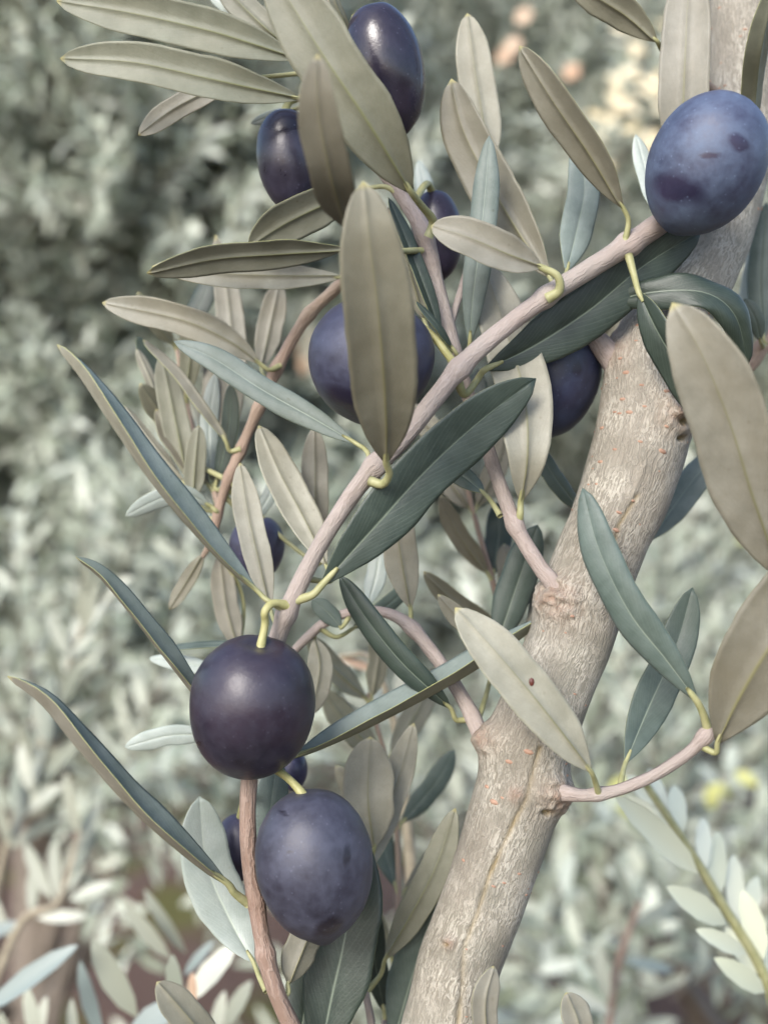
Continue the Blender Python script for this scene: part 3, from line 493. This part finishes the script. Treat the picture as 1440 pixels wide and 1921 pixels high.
# ------------------------------------------------------------------ olives
def olive(top, bot, W, d, tilt, label, flesh, flesh2, bloom, amount, rough, stalk, spots=(), tip=0.05, dent=0.06):
    a = np.array(at(top[0], top[1], d)); b = np.array(at(bot[0], bot[1], d)); c = (a + b) / 2
    ax = a - b; Ln = np.linalg.norm(ax); ax /= Ln; ax = ax * math.cos(R(tilt)) - np.array(cf) * math.sin(R(tilt)); ax /= np.linalg.norm(ax)
    s = np.cross(ax, np.array(cf)); s /= np.linalg.norm(s); q = np.cross(ax, s); rad = W / 2 * px(d)
    NU, NV = 72, 56; vv, ff = [], []
    for i in range(NV + 1):
        ph = math.pi * i / NV; z = math.cos(ph); rr = math.sin(ph) ** 0.97 * (1 + 0.05 * z)
        zz = z - dent * math.exp(-(ph / 0.26) ** 2) + (-tip * math.exp(-((math.pi - ph) / 0.24) ** 2))
        for j in range(NU):
            th = 2 * math.pi * j / NU
            p = np.array((math.cos(th) * rr * rad, math.sin(th) * rr * rad, zz * Ln / 2))
            k = 1 + 0.018 * mnoise.noise(Vector(p) * 130 + Vector((top[0], 0, 0))) + 0.006 * mnoise.noise(Vector(p) * 420)
            vv.append(p * k)
    ff = [(i * NU + j, i * NU + (j + 1) % NU, (i + 1) * NU + (j + 1) % NU, (i + 1) * NU + j) for i in range(NV) for j in range(NU)]
    ff = [f[::-1] for f in ff]
    me = mesh('olive', vv, ff, [olive_mat('olive_skin', flesh, flesh2, bloom, amount, rough)])
    o = new_obj('olive', me); mw = Matrix(((s[0], q[0], ax[0], c[0]), (s[1], q[1], ax[1], c[1]), (s[2], q[2], ax[2], c[2]), (0, 0, 0, 1))); o.matrix_world = mw
    wv = np.array([tuple(mw @ Vector(v)) for v in vv]); Xo, Yo, Zo = project(wv); sp = np.zeros(len(vv)); near = Zo < ZF + d / 1000 + 0.0005
    for sx, sy, rx, ry, ang in spots:
        dx, dy = Xo - sx, Yo - sy; ca, sa = math.cos(R(ang)), math.sin(R(ang)); e = np.hypot((dx * ca + dy * sa) / rx, (-dx * sa + dy * ca) / ry)
        sp = np.maximum(sp, np.clip(1.15 - 0.6 * e, 0, 1) * near)
    at_ = me.attributes.new('spot', 'FLOAT', 'POINT'); at_.data.foreach_set('value', sp.astype(np.float32))
    tag(o, label, 'olive', 'dark olives on the young tree')
    end = c + ax * Ln / 2 * (1 - dent * 1.6); pc = catmull([end - ax * 0.001] + [np.array(at(*p)) for p in stalk], 24)
    pr = np.interp(np.linspace(0, 1, 24), [0, .12, .3, .85, 1], [0.00095, 0.0008, 0.00064, 0.00068, 0.00095])
    pv, pf, puv = tube(pc, pr, 12); so = new_obj('stalk', mesh('stalk', pv, pf, [M['stalk']], None, puv), o); so.matrix_parent_inverse = mw.inverted()
    return o
PUR, PUR2 = (0.007, 0.006, 0.011), (0.011, 0.008, 0.014)
olive((494, 1190), (452, 1464), 236, -3, 17, 'deep purple olive with hooked yellow stalk, above the dusty violet one', PUR, (0.019, 0.008, 0.016), (0.035, 0.033, 0.049), 0.85, 0.24,
      [(497, 1172, -5), (497, 1148, -6), (512, 1132, -5), (540, 1136, -3)], [(372, 1395, 6, 5, 0)], .02, .12)
olive((574, 1480), (606, 1762), 220, -3, 4, 'dusty violet olive with pointed tip, lowest fruit on the hanging twig', PUR, PUR2, (0.057, 0.061, 0.089), 1.0, 0.32,
      [(556, 1476, -3), (530, 1452, -1), (505, 1442, 1), (474, 1450, 3)], [(618, 1738, 26, 14, -25), (650, 1605, 7, 20, 5), (530, 1525, 12, 4, 20), (545, 1600, 5, 4, 0)], .10, .04)
olive((1378, 186), (1268, 432), 216, -3, 22, 'powdery blue olive with dark scars, against the upper stem', (0.012, 0.010, 0.028), (0.022, 0.014, 0.036), (0.078, 0.105, 0.165), 1.1, 0.34,
      [(1380, 190, 10), (1384, 250, 20), (1372, 330, 24)], [(1268, 352, 44, 24, 18), (1385, 268, 22, 13, 30), (1330, 292, 18, 6, 0)], .03, .0)
olive((694, 10), (754, 247), 142, 10, 8, 'glossy black olive at the top of the picture behind a long leaf', PUR, (0.014, 0.008, 0.014), (0.045, 0.043, 0.066), 0.5, 0.15,
      [(668, 30, 10), (660, 70, 11), (668, 110, 12), (654, 150, 15)], [], .05, .10)
olive((530, 206), (556, 398), 122, 14, 6, 'black olive hanging under the two broad upper leaves', PUR, PUR2, (0.048, 0.046, 0.072), 0.65, 0.22,
      [(545, 190, 15), (600, 180, 15), (655, 180, 15)], [(530, 225, 50, 20, 0)], .06, .05)  # the broad spot paints shade onto the top of this fruit
olive((712, 560), (678, 792), 236, 4, 12, 'blue-black olive half hidden behind the broad tan leaf', (0.010, 0.008, 0.02), PUR2, (0.052, 0.058, 0.095), 0.95, 0.32,
      [(800, 620, 4), (835, 660, 3), (856, 688, 0)], [(640, 755, 40, 28, 0)], .05, .05)
olive((1062, 590), (1016, 818), 172, 19, 8, 'blue olive beneath the dark leaf, left of the stem fork', (0.010, 0.008, 0.022), PUR2, (0.037, 0.048, 0.090), 0.9, 0.30,
      [(1068, 580, 18), (1062, 582, 15)], [(1082, 690, 9, 14, 0)], .04, .05)
olive((488, 966), (474, 1092), 104, 30, 0, 'small blurred olive behind the narrow leaf left of the twig', PUR, PUR2, (0.075, 0.075, 0.135), 0.8, 0.30,
      [(470, 950, 33), (430, 920, 30), (420, 930, 30)], [], .05, .05)
olive((812, 356), (826, 524), 96, 24, 0, 'black olive peeping out behind the upper twig', PUR, PUR2, (0.060, 0.05, 0.085), 0.6, 0.26,
      [(800, 345, 20), (772, 385, 13)], [], .05, .05)
olive((452, 1526), (440, 1654), 92, 22, 0, 'dark olive behind the hanging twig beside a pale leaf', PUR, PUR2, (0.075, 0.07, 0.12), 0.75, 0.3,
      [(458, 1500, 16), (467, 1480, 4)], [], .05, .05)
olive((552, 1408), (548, 1482), 54, 26, 0, 'tiny dark olive glimpsed between the two large hanging olives', PUR, PUR2, (0.08, 0.08, 0.16), 0.7, 0.3,
      [(540, 1330, 26), (532, 1245, 25)], [], .05, .05)

# ------------------------------------------------------------------ neighbouring olive growth, out of focus
def island_leaf(name, stops, rough, spec, trans):
    m, t, bs = mat(name); ri = nd(t, 'ShaderNodeNewGeometry').outputs['Random Per Island']; oi = nd(t, 'ShaderNodeObjectInfo').outputs['Random']
    k = math_n(t, 'FRACT', math_n(t, 'ADD', ri, oi)); c = ramp(t, k, stops); t.links.new(c, bs.inputs['Base Color'])
    bs.inputs['Roughness'].default_value = rough; bs.inputs['Specular IOR Level'].default_value = spec; thin(t, bs, mix(t, 0.5, c, (0.35, 0.36, 0.14)), trans); return m
M['f_top'] = island_leaf('grove_leaf_upper', [(0, (0.21, 0.245, 0.182)), (0.5, (0.375, 0.415, 0.335)), (1, (0.585, 0.615, 0.525))], 0.40, 0.5, 0.28)
M['f_under'] = island_leaf('grove_leaf_underside', [(0, (0.43, 0.45, 0.365)), (0.6, (0.54, 0.56, 0.47)), (1, (0.65, 0.665, 0.575))], 0.6, 0.35, 0.2)
M['f_silver'] = island_leaf('grove_leaf_silver', [(0, (0.29, 0.31, 0.25)), (1, (0.44, 0.45, 0.38))], 0.40, 0.5, 0.15)
M['f_grey'] = island_leaf('grove_leaf_grey', [(0, (0.17, 0.19, 0.15)), (1, (0.27, 0.28, 0.22))], 0.5, 0.4, 0.15)
M['f_sunlit'] = island_leaf('grove_leaf_sunlit', [(0, (0.50, 0.53, 0.40)), (1, (0.62, 0.64, 0.51))], 0.35, 0.6, 0.1)  # sunlight on the lower right sprig put into its leaf colour
M['f_glint'] = island_leaf('grove_leaf_glint', [(0, (0.76, 0.64, 0.40)), (1, (0.82, 0.76, 0.58))], 0.4, 0.6, 0.3)  # leaf colour that stands in for warm sun glints
M['f_blue'] = island_leaf('grove_leaf_bluish', [(0, (0.14, 0.175, 0.165)), (1, (0.20, 0.24, 0.225))], 0.45, 0.4, 0.1)
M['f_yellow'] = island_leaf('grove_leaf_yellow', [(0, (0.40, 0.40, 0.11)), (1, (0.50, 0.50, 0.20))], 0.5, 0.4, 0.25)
M['f_dry_or_glint'] = island_leaf('grove_leaf_dry_or_glint', [(0, (0.55, 0.36, 0.24)), (1, (0.64, 0.48, 0.35))], 0.6, 0.3, 0.25)
M['wood'] = plain('grove_wood', (0.105, 0.088, 0.070), (0.19, 0.158, 0.128), 60, 0.8, bdist=0.002)
# a small closed blade: length 1 along X, width 1 along Y, Z up
st = [(0.0, 0.04), (0.22, 0.72), (0.5, 1.0), (0.78, 0.80), (0.94, 0.36), (1.0, 0.02)]
bv, bf, bm = [], [], []
for u, ww in st:
    bend = -0.10 * (u - .3) ** 2; e = bend + 0.05 * ww
    bv += [(u, -ww / 2, e), (u, 0, bend + 0.012), (u, ww / 2, e), (u, -ww / 2, e - .002), (u, 0, bend - 0.014), (u, ww / 2, e - .002)]
for i in range(5):
    a, b = i * 6, i * 6 + 6
    for p, q, mi in ((0, 1, 0), (1, 2, 0), (5, 4, 1), (4, 3, 1)): bf.append((a + p, b + p, b + q, a + q)); bm.append(mi)
BV = np.array(bv); BF = np.array(bf); BM = np.array(bm)
def blade_mesh(top, under): return mesh('leaf', BV, [tuple(f) for f in BF.tolist()], [M[top], M[under]], BM)
BL = {k: blade_mesh(*v) for k, v in {'std': ('f_top', 'f_under'), 'silver': ('f_silver', 'f_silver'), 'blue': ('f_blue', 'f_under'), 'yellow': ('f_yellow', 'f_yellow'), 'dry_or_glint': ('f_dry_or_glint', 'f_dry_or_glint'), 'pale': ('f_grey', 'f_grey'), 'white': ('f_sunlit', 'f_silver'), 'cream': ('f_glint', 'f_glint')}.items()}
def blade_matrix(p, d, up, ln, wd):
    x = d / np.linalg.norm(d); z = up - x * (up @ x); z /= max(np.linalg.norm(z), 1e-9); y = np.cross(z, x)
    return np.array([[x[0] * ln, y[0] * wd, z[0] * ln, p[0]], [x[1] * ln, y[1] * wd, z[1] * ln, p[1]], [x[2] * ln, y[2] * wd, z[2] * ln, p[2]], [0, 0, 0, 1]])
def rv(): v = rng.normal(size=3); return v / np.linalg.norm(v)
def shoot(p, d, ln, out, wood, leaf_ln=0.05, leaf_wd=0.0105, gap=0.011):
    """one spray: a thin stem with leaf pairs"""
    n = max(4, int(ln / gap)); d = d / np.linalg.norm(d); bendv = rv() * 0.35 + np.array([0, 0, 0.25]); pts = []; q = p.copy(); dd = d.copy()
    for i in range(n): pts.append(q.copy()); dd = dd + bendv * (gap / ln); dd /= np.linalg.norm(dd); q = q + dd * gap
    pts = np.array(pts); side = np.cross(d, rv()); side /= np.linalg.norm(side); side2 = np.cross(d, side)
    T = tangents(pts)
    for i in range(1, n):
        s = side if i % 2 else side2; f = 1 - 0.45 * (i / n) ** 3
        for sg in (1, -1):
            if rng.random() < 0.12: continue
            ld = T[i] * rng.uniform(0.55, 1.0) + s * sg * rng.uniform(0.6, 1.0) + rv() * 0.25
            up = T[i] * 0.4 + np.array(dirv) * 0.9 + rv() * 0.6
            out.append(blade_matrix(pts[i], ld, up, leaf_ln * f * rng.uniform(.75, 1.15), leaf_wd * rng.uniform(.85, 1.25)))
    wood.append((pts, np.linspace(0.0016, 0.0007, n)))
def wood_mesh(name, runs, seg=6):
    vs, fs, b = [], [], 0
    for C, r in runs:
        if len(C) < 3: continue
        V, F, _ = tube_arrays(np.asarray(C), np.asarray(r), seg); vs.append(V); fs.append(F + b); b += len(V)
    return mesh(name, np.vstack(vs), [tuple(f) for f in np.vstack(fs).tolist()], [M['wood']])
def joined(name, mats_, mtx):
    A = np.array(mtx); n = len(A); H = np.hstack([BV, np.ones((len(BV), 1))]); V = np.einsum('nij,vj->nvi', A[:, :3, :], H).reshape(-1, 3)
    F = (BF[None] + (np.arange(n) * len(BV))[:, None, None]).reshape(-1, 4); me = bpy.data.meshes.new(name)
    me.vertices.add(len(V)); me.vertices.foreach_set('co', V.astype(np.float32).ravel()); me.loops.add(F.size); me.loops.foreach_set('vertex_index', F.astype(np.int32).ravel())
    me.polygons.add(len(F)); me.polygons.foreach_set('loop_start', np.arange(0, F.size, 4, dtype=np.int32)); me.polygons.foreach_set('material_index', np.tile(BM, n).astype(np.int32))
    me.polygons.foreach_set('use_smooth', np.ones(len(F), dtype=bool))
    for m in mats_: me.materials.append(M[m])
    me.update(calc_edges=True); return me
def put_leaf(kind, mtx, parent):
    o = new_obj('leaf', BL[kind], parent); o.matrix_basis = Matrix(mtx.tolist()); return o

def grove_tree(base, height, blobs, label, n_parts, shoots, leaf_ln=0.037, extra=()):
    root = new_obj('olive_tree', None); root.location = base; tag(root, label, 'tree', 'olive trees of the grove behind')
    bpy.context.view_layer.update(); inv = Matrix.Translation(base).inverted(); base = np.array(base)
    # trunk and limbs reaching into each leafy mass
    tr = [base + np.array([0, 0, -0.05]), base + np.array([0.03, 0.02, height * 0.35]), base + np.array([-0.02, 0.05, height * 0.7])]
    tc = catmull(tr, 24); V, F, UV = tube(tc, np.linspace(0.045, 0.022, 24), 14, rng.normal(0, 0.002, (24, 14)))
    k = new_obj('trunk', mesh('trunk', V, F, [M['wood']], None, UV), root); k.matrix_parent_inverse = inv
    leaves, wood = [], []
    for (c, r, wgt) in blobs:
        c = np.array(c); r = np.array(r); a = tc[int(rng.integers(6, 23))]
        lc = catmull([a, (a + c) / 2 + rv() * 0.06, c, c + rv() * r * 0.6], 18); V, F, UV = tube(lc, np.linspace(0.013, 0.004, 18), 8)
        b = new_obj('branch', mesh('branch', V, F, [M['wood']], None, UV), root); b.matrix_parent_inverse = inv
        ncl = max(4, int(7 * wgt)); centres = [c + rv() * r * rng.random() ** 0.4 for _ in range(ncl)]
        for _ in range(int(shoots * wgt)):
            q = centres[int(rng.integers(ncl))] + rng.normal(size=3) * r * 0.26
            d = (q - c) / r + np.array([0, -0.15, 0.55]) + rv() * 0.7
            shoot(q, d, rng.uniform(.14, .27), leaves, wood, leaf_ln, leaf_ln * 0.185, 0.0118)
    A = np.array(leaves); ctr = A[:, :3, 3] + A[:, :3, 0] * 0.5; X, Y, Z = project(ctr); size = np.linalg.norm(A[:, :3, 0], axis=1) / np.maximum(Z, .05)
    inv_ = (X > -40) & (X < 1480) & (Y > -40) & (Y < 1960) & (Z > 0.1); order = np.argsort(-(size * inv_)); near = set(order[:n_parts].tolist())
    for i in near: put_leaf('std' if rng.random() < .8 else 'silver', A[i], root).matrix_parent_inverse = inv
    for kind, mt in extra: put_leaf(kind, mt, root).matrix_parent_inverse = inv
    rest = [A[i] for i in range(len(A)) if i not in near]
    cr_o = tag(new_obj('crown', joined('crown', ('f_top', 'f_under'), rest), root), kind='stuff'); cr_o.matrix_parent_inverse = inv
    tw = tag(new_obj('twigs', wood_mesh('twigs', wood), root), kind='stuff'); tw.matrix_parent_inverse = inv
    return root
def W3(x, y, z): return tuple(at(x, y, (z - ZF) * 1000))
def sized(kind, x, y, z, dx, dy, ln, wd):           # one coloured leaf, or leaf-shaped painted glint, of a grove tree
    d = np.array(cr) * dx - np.array(cu) * dy + np.array(cf) * 0.15; return (kind, blade_matrix(np.array(W3(x, y, z)), d, -np.array(cf) + np.array([0, 0, .5]), ln, wd))
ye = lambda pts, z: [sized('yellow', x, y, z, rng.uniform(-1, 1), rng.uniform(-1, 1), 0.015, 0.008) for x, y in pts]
grove_tree((-0.55, 1.75, 0.0), 1.7, [(W3(60, 180, 1.5), (.24, .25, .24), 1.5), (W3(20, 60, 1.9), (.25, .2, .2), 1.0), (W3(120, 330, 1.25), (.16, .12, .14), .7), (W3(330, 230, 1.3), (.15, .12, .12), .6), (W3(330, 350, 1.5), (.2, .22, .2), 1.1), (W3(120, 620, 1.45), (.22, .22, .22), 1.1), (W3(380, 60, 1.6), (.22, .2, .2), 1.1),
            (W3(60, 960, 1.45), (.2, .2, .15), .8), (W3(350, 1060, 1.55), (.2, .2, .14), .55), (W3(560, 760, 1.7), (.2, .2, .2), .8)],
           'bushy olive tree, blurred, behind the leaves at upper left', 150, 250, extra=ye([(145, 435), (290, 395), (170, 480), (60, 590), (100, 640)], 1.35) + [sized('dry_or_glint', 345, 735, 1.2, .15, 1, .045, .016), sized('dry_or_glint', 585, 610, 1.2, -.2, 1, .05, .016)])  # the two orange leaves are added as painted sun glints
grove_tree((0.12, 2.6, 0.0), 2.3, [(W3(560, 120, 2.3), (.34, .3, .3), 1.2), (W3(900, 250, 2.3), (.34, .3, .32), 1.5), (W3(780, 60, 2.4), (.3, .3, .26), 1.0), (W3(760, 560, 2.2), (.32, .3, .3), 1.2), (W3(1000, 720, 2.2), (.3, .3, .3), 1.1), (W3(640, 960, 2.2), (.34, .3, .26), .9), (W3(860, 1230, 2.1), (.3, .3, .2), .6)],
           'pale grey-green olive tree, blurred, seen through the gaps in the centre', 150, 230)
grove_tree((0.85, 2.2, 0.0), 2.0, [(W3(1350, 120, 2.0), (.22, .3, .3), .8), (W3(1200, 210, 1.38), (.05, .05, .06), .10), (W3(1300, 480, 2.0), (.3, .3, .26), 1.2), (W3(1360, 820, 1.9), (.3, .3, .3), 1.2), (W3(1150, 960, 1.9), (.28, .3, .24), .8), (W3(1400, 1160, 1.8), (.25, .25, .18), .7)],
           'olive tree with yellowing leaves and painted sun glints, blurred, behind the stem at right', 150, 175, extra=ye([(1420, 1000), (1400, 1020), (1425, 1110), (1410, 1105)], 1.3) + [sized('cream', rng.normal(1190, 38), rng.normal(200, 70), 1.3, rng.uniform(-1, 1), rng.uniform(-1, .3), .024, .010) for _ in range(30)] + [sized('dry_or_glint', x, y, 1.4, .5, -.7, .025, .018) for x, y in ((935, 120), (970, 45), (950, 100), (1060, 150))])  # cream and pinkish leaves added to stand in for sun glints
grove_tree((0.42, 1.15, 0.0), 0.9, [(W3(1120, 1450, 1.05), (.14, .16, .08), .5), (W3(1360, 1330, 1.1), (.14, .16, .08), .45), (W3(1250, 1800, 0.85), (.13, .14, .06), .4), (W3(1000, 1880, 0.9), (.12, .14, .06), .4), (W3(800, 1620, 1.1), (.11, .16, .08), .3), (W3(640, 1400, 1.15), (.12, .14, .10), .4)],
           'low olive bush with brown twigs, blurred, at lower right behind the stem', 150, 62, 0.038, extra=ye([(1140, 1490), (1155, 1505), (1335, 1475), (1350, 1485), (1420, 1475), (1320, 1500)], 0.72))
grove_tree((-0.42, 1.25, 0.0), 0.8, [(W3(20, 1400, 1.0), (.12, .14, .10), .7), (W3(330, 1220, 1.3), (.13, .14, .07), .35), (W3(250, 1430, 1.2), (.11, .14, .06), .25), (W3(60, 1180, 1.2), (.14, .14, .08), .4)],
           'low olive bush, blurred, over the red soil at lower left', 150, 75, 0.036)
# far rows of the grove close the view
far_l = []; far_w = []
for _ in range(2500):
    q = np.array([rng.uniform(-2.7, 2.7), rng.uniform(3.4, 5.0), rng.uniform(1.0, 3.0)])
    shoot(q, rv() + np.array([0, -.3, .6]), rng.uniform(.25, .45), far_l, far_w, 0.10, 0.024, 0.03)
grove = new_obj('foliage', joined('foliage', ('f_top', 'f_under'), far_l)); tag(grove, 'far grey-green olive foliage closing the view', None, None, 'stuff')

# free-standing shoots in the middle distance, leaf by leaf
def young_shoot(label, stem, leaves, mate='wood'):
    root = new_obj('olive_shoot', None); root.location = W3(*stem[0][:3]); tag(root, label, 'shoot', 'young shoots around the tree'); inv = Matrix.Translation(root.location).inverted()
    pts = [np.array(W3(x, y, z)) for x, y, z, _ in stem]; g = pts[0] + np.array([0, 0.02, 0]); g[2] = -0.04
    C = np.vstack([np.linspace(g, pts[0], 12)[:-1], catmull(pts, 49)]); r = np.concatenate([np.linspace(0.003, stem[0][3] * .8, 12)[:-1], np.interp(np.linspace(0, 1, 49), np.linspace(0, 1, len(stem)), [q * 0.8 for *_, q in stem])])
    V, F, UV = tube(C, r, 10); s = new_obj('stem', mesh('stem', V, F, [M[mate]], None, UV), root); s.matrix_parent_inverse = inv
    for kind, x0, y0, x1, y1, z, wd, tl in leaves:
        a = np.array(W3(x0, y0, z)); b = np.array(W3(x1, y1, z + tl)); d = b - a
        put_leaf(kind, blade_matrix(a, d, np.array(dirv) + np.array([.1, -.2, 0]), np.linalg.norm(d), wd * 0.80 * K * z), root).matrix_parent_inverse = inv
M['stem_pale'] = plain('shoot_stem', (0.20, 0.17, 0.12), (0.32, 0.28, 0.20), 200, 0.7)
young_shoot('silvery sprig with paired leaves and painted sunlight, blurred, at lower right corner', [(1480, 2060, .27, .003), (1440, 1850, .27, .0016), (1350, 1690, .27, .0014), (1290, 1590, .27, .0012), (1210, 1470, .27, .001)],
            [('white', 1310, 1640, 1160, 1495, .265, 60, -.01), ('white', 1280, 1560, 1262, 1470, .27, 42, .01), ('white', 1360, 1735, 1255, 1665, .265, 57, -.01), ('white', 1345, 1690, 1345, 1555, .28, 46, .01), ('white', 1432, 1800, 1392, 1670, .27, 56, .0),
             ('white', 1425, 1830, 1360, 1740, .27, 44, .0), ('white', 1300, 1600, 1220, 1560, .27, 40, .0), ('white', 1380, 1740, 1375, 1600, .28, 44, .01), ('white', 1435, 1862, 1345, 1800, .265, 50, -.01), ('white', 1235, 1510, 1175, 1455, .27, 38, 0.), ('white', 1470, 1880, 1440, 1750, .27, 52, .01), ('white', 1255, 1530, 1215, 1440, .28, 32, .01), ('white', 1400, 1790, 1310, 1745, .262, 42, -.01), ('white', 1390, 1760, 1420, 1640, .28, 42, .01), ('white', 1320, 1640, 1318, 1530, .28, 38, .01)], 'petiole')
L1 = []
for i in range(11):
    f = i / 10; x, y = 20 + 150 * f + rng.normal(0, 6), 1580 - 440 * f + rng.normal(0, 8)
    for sg in (-1, 1, 0):
        ln = rng.uniform(80, 135) * (1 - .25 * f); an = R(rng.uniform(8, 42)) * sg + R(14)
        L1.append((('silver', 'pale', 'pale')[int(rng.integers(3))], x, y, x + math.sin(an) * ln, y - math.cos(an) * ln, .50 + .03 * rng.random(), rng.uniform(28, 42), rng.uniform(-.02, .02)))
young_shoot('cream leaved shoot leaning up, blurred, at the left edge', [(-20, 1720, .52, .0022), (20, 1560, .52, .0018), (95, 1350, .52, .0014), (170, 1130, .52, .0008)], L1, 'stem_pale')
young_shoot('leafy shoot with two white leaves, blurred, at lower left', [(-30, 1900, .42, .0022), (40, 1730, .42, .0018), (110, 1690, .42, .0014), (150, 1560, .43, .0009)],
            [('silver', 130, 1690, 214, 1655, .42, 34, .0), ('silver', 70, 1722, 165, 1718, .42, 32, 0.), ('pale', 60, 1720, 70, 1600, .43, 36, .01), ('pale', 110, 1690, 100, 1570, .43, 36, .01), ('pale', 130, 1650, 180, 1550, .43, 38, .01), ('pale', 145, 1600, 190, 1500, .43, 36, .01),
             ('blue', 40, 1730, -40, 1760, .42, 32, .0), ('pale', 100, 1690, 45, 1580, .43, 36, .01), ('pale', 150, 1570, 120, 1450, .43, 34, .0), ('silver', 20, 1760, -40, 1640, .43, 36, .0)], 'stem_pale')
young_shoot('bluish leaved shoot, blurred, in the bottom left corner', [(-40, 2060, .30, .0022), (20, 1990, .30, .0016), (90, 1960, .30, .001)],
            [('blue', -30, 1900, 142, 1772, .30, 52, .0), ('blue', 195, 1960, 148, 1805, .32, 40, .0), ('silver', 80, 1970, 48, 1850, .32, 40, .0), ('silver', 70, 1960, 86, 1870, .34, 32, .0), ('silver', 145, 1980, 133, 1875, .33, 30, .0), ('pale', 20, 1990, 0, 1900, .33, 40, 0.)], 'stem_pale')
young_shoot('shoot with long grey leaves over the red soil, blurred, bottom left', [(330, 2080, .33, .0022), (300, 1990, .33, .0016), (330, 1900, .34, .0012), (360, 1840, .34, .0008)],
            [('pale', 258, 1910, 172, 1764, .31, 62, .0), ('pale', 320, 1800, 232, 1696, .36, 40, .0), ('pale', 350, 1790, 270, 1670, .37, 30, .0), ('pale', 335, 1890, 322, 1792, .28, 42, .0), ('silver', 350, 1880, 442, 1770, .30, 56, .0), ('blue', 345, 1830, 400, 1765, .34, 26, .0),
             ('dry_or_glint', 365, 1880, 360, 1825, .29, 22, .0), ('blue', 240, 1950, 330, 1880, .30, 66, .0), ('pale', 420, 1930, 470, 1840, .33, 40, .0), ('silver', 400, 1960, 420, 1860, .34, 36, .0)], 'stem_pale')
young_shoot('bare pinkish twig, blurred, behind the hanging olives', [(790, 2080, .30, .003), (775, 1700, .30, .0022), (765, 1560, .30, .002), (745, 1380, .30, .0017), (700, 1240, .30, .0012), (640, 1230, .31, .0008)],
            [('silver', 735, 1360, 640, 1290, .31, 34, .0), ('dry_or_glint', 710, 1260, 640, 1235, .31, 22, .0), ('silver', 745, 1330, 760, 1230, .32, 34, .0)], 'stem_pale')
young_shoot('bare brown forked twig, blurred, at lower right under the sprig', [(1130, 2080, .46, .003), (1150, 1850, .46, .0022), (1185, 1730, .46, .002), (1200, 1690, .46, .0014)],
            [('pale', 1150, 1850, 1090, 1790, .46, 30, .0), ('pale', 1185, 1740, 1270, 1690, .46, 30, .01), ('pale', 1190, 1720, 1150, 1610, .46, 28, .0), ('blue', 1165, 1800, 1265, 1820, .46, 30, .0), ('silver', 1140, 1880, 1120, 1770, .45, 36, 0.), ('silver', 1145, 1900, 1060, 1850, .44, 34, 0.)], 'twig_red')
print('objects', len(bpy.data.objects), 'tris', sum(len(o.data.polygons) for o in bpy.data.objects if o.type == 'MESH') * 2)
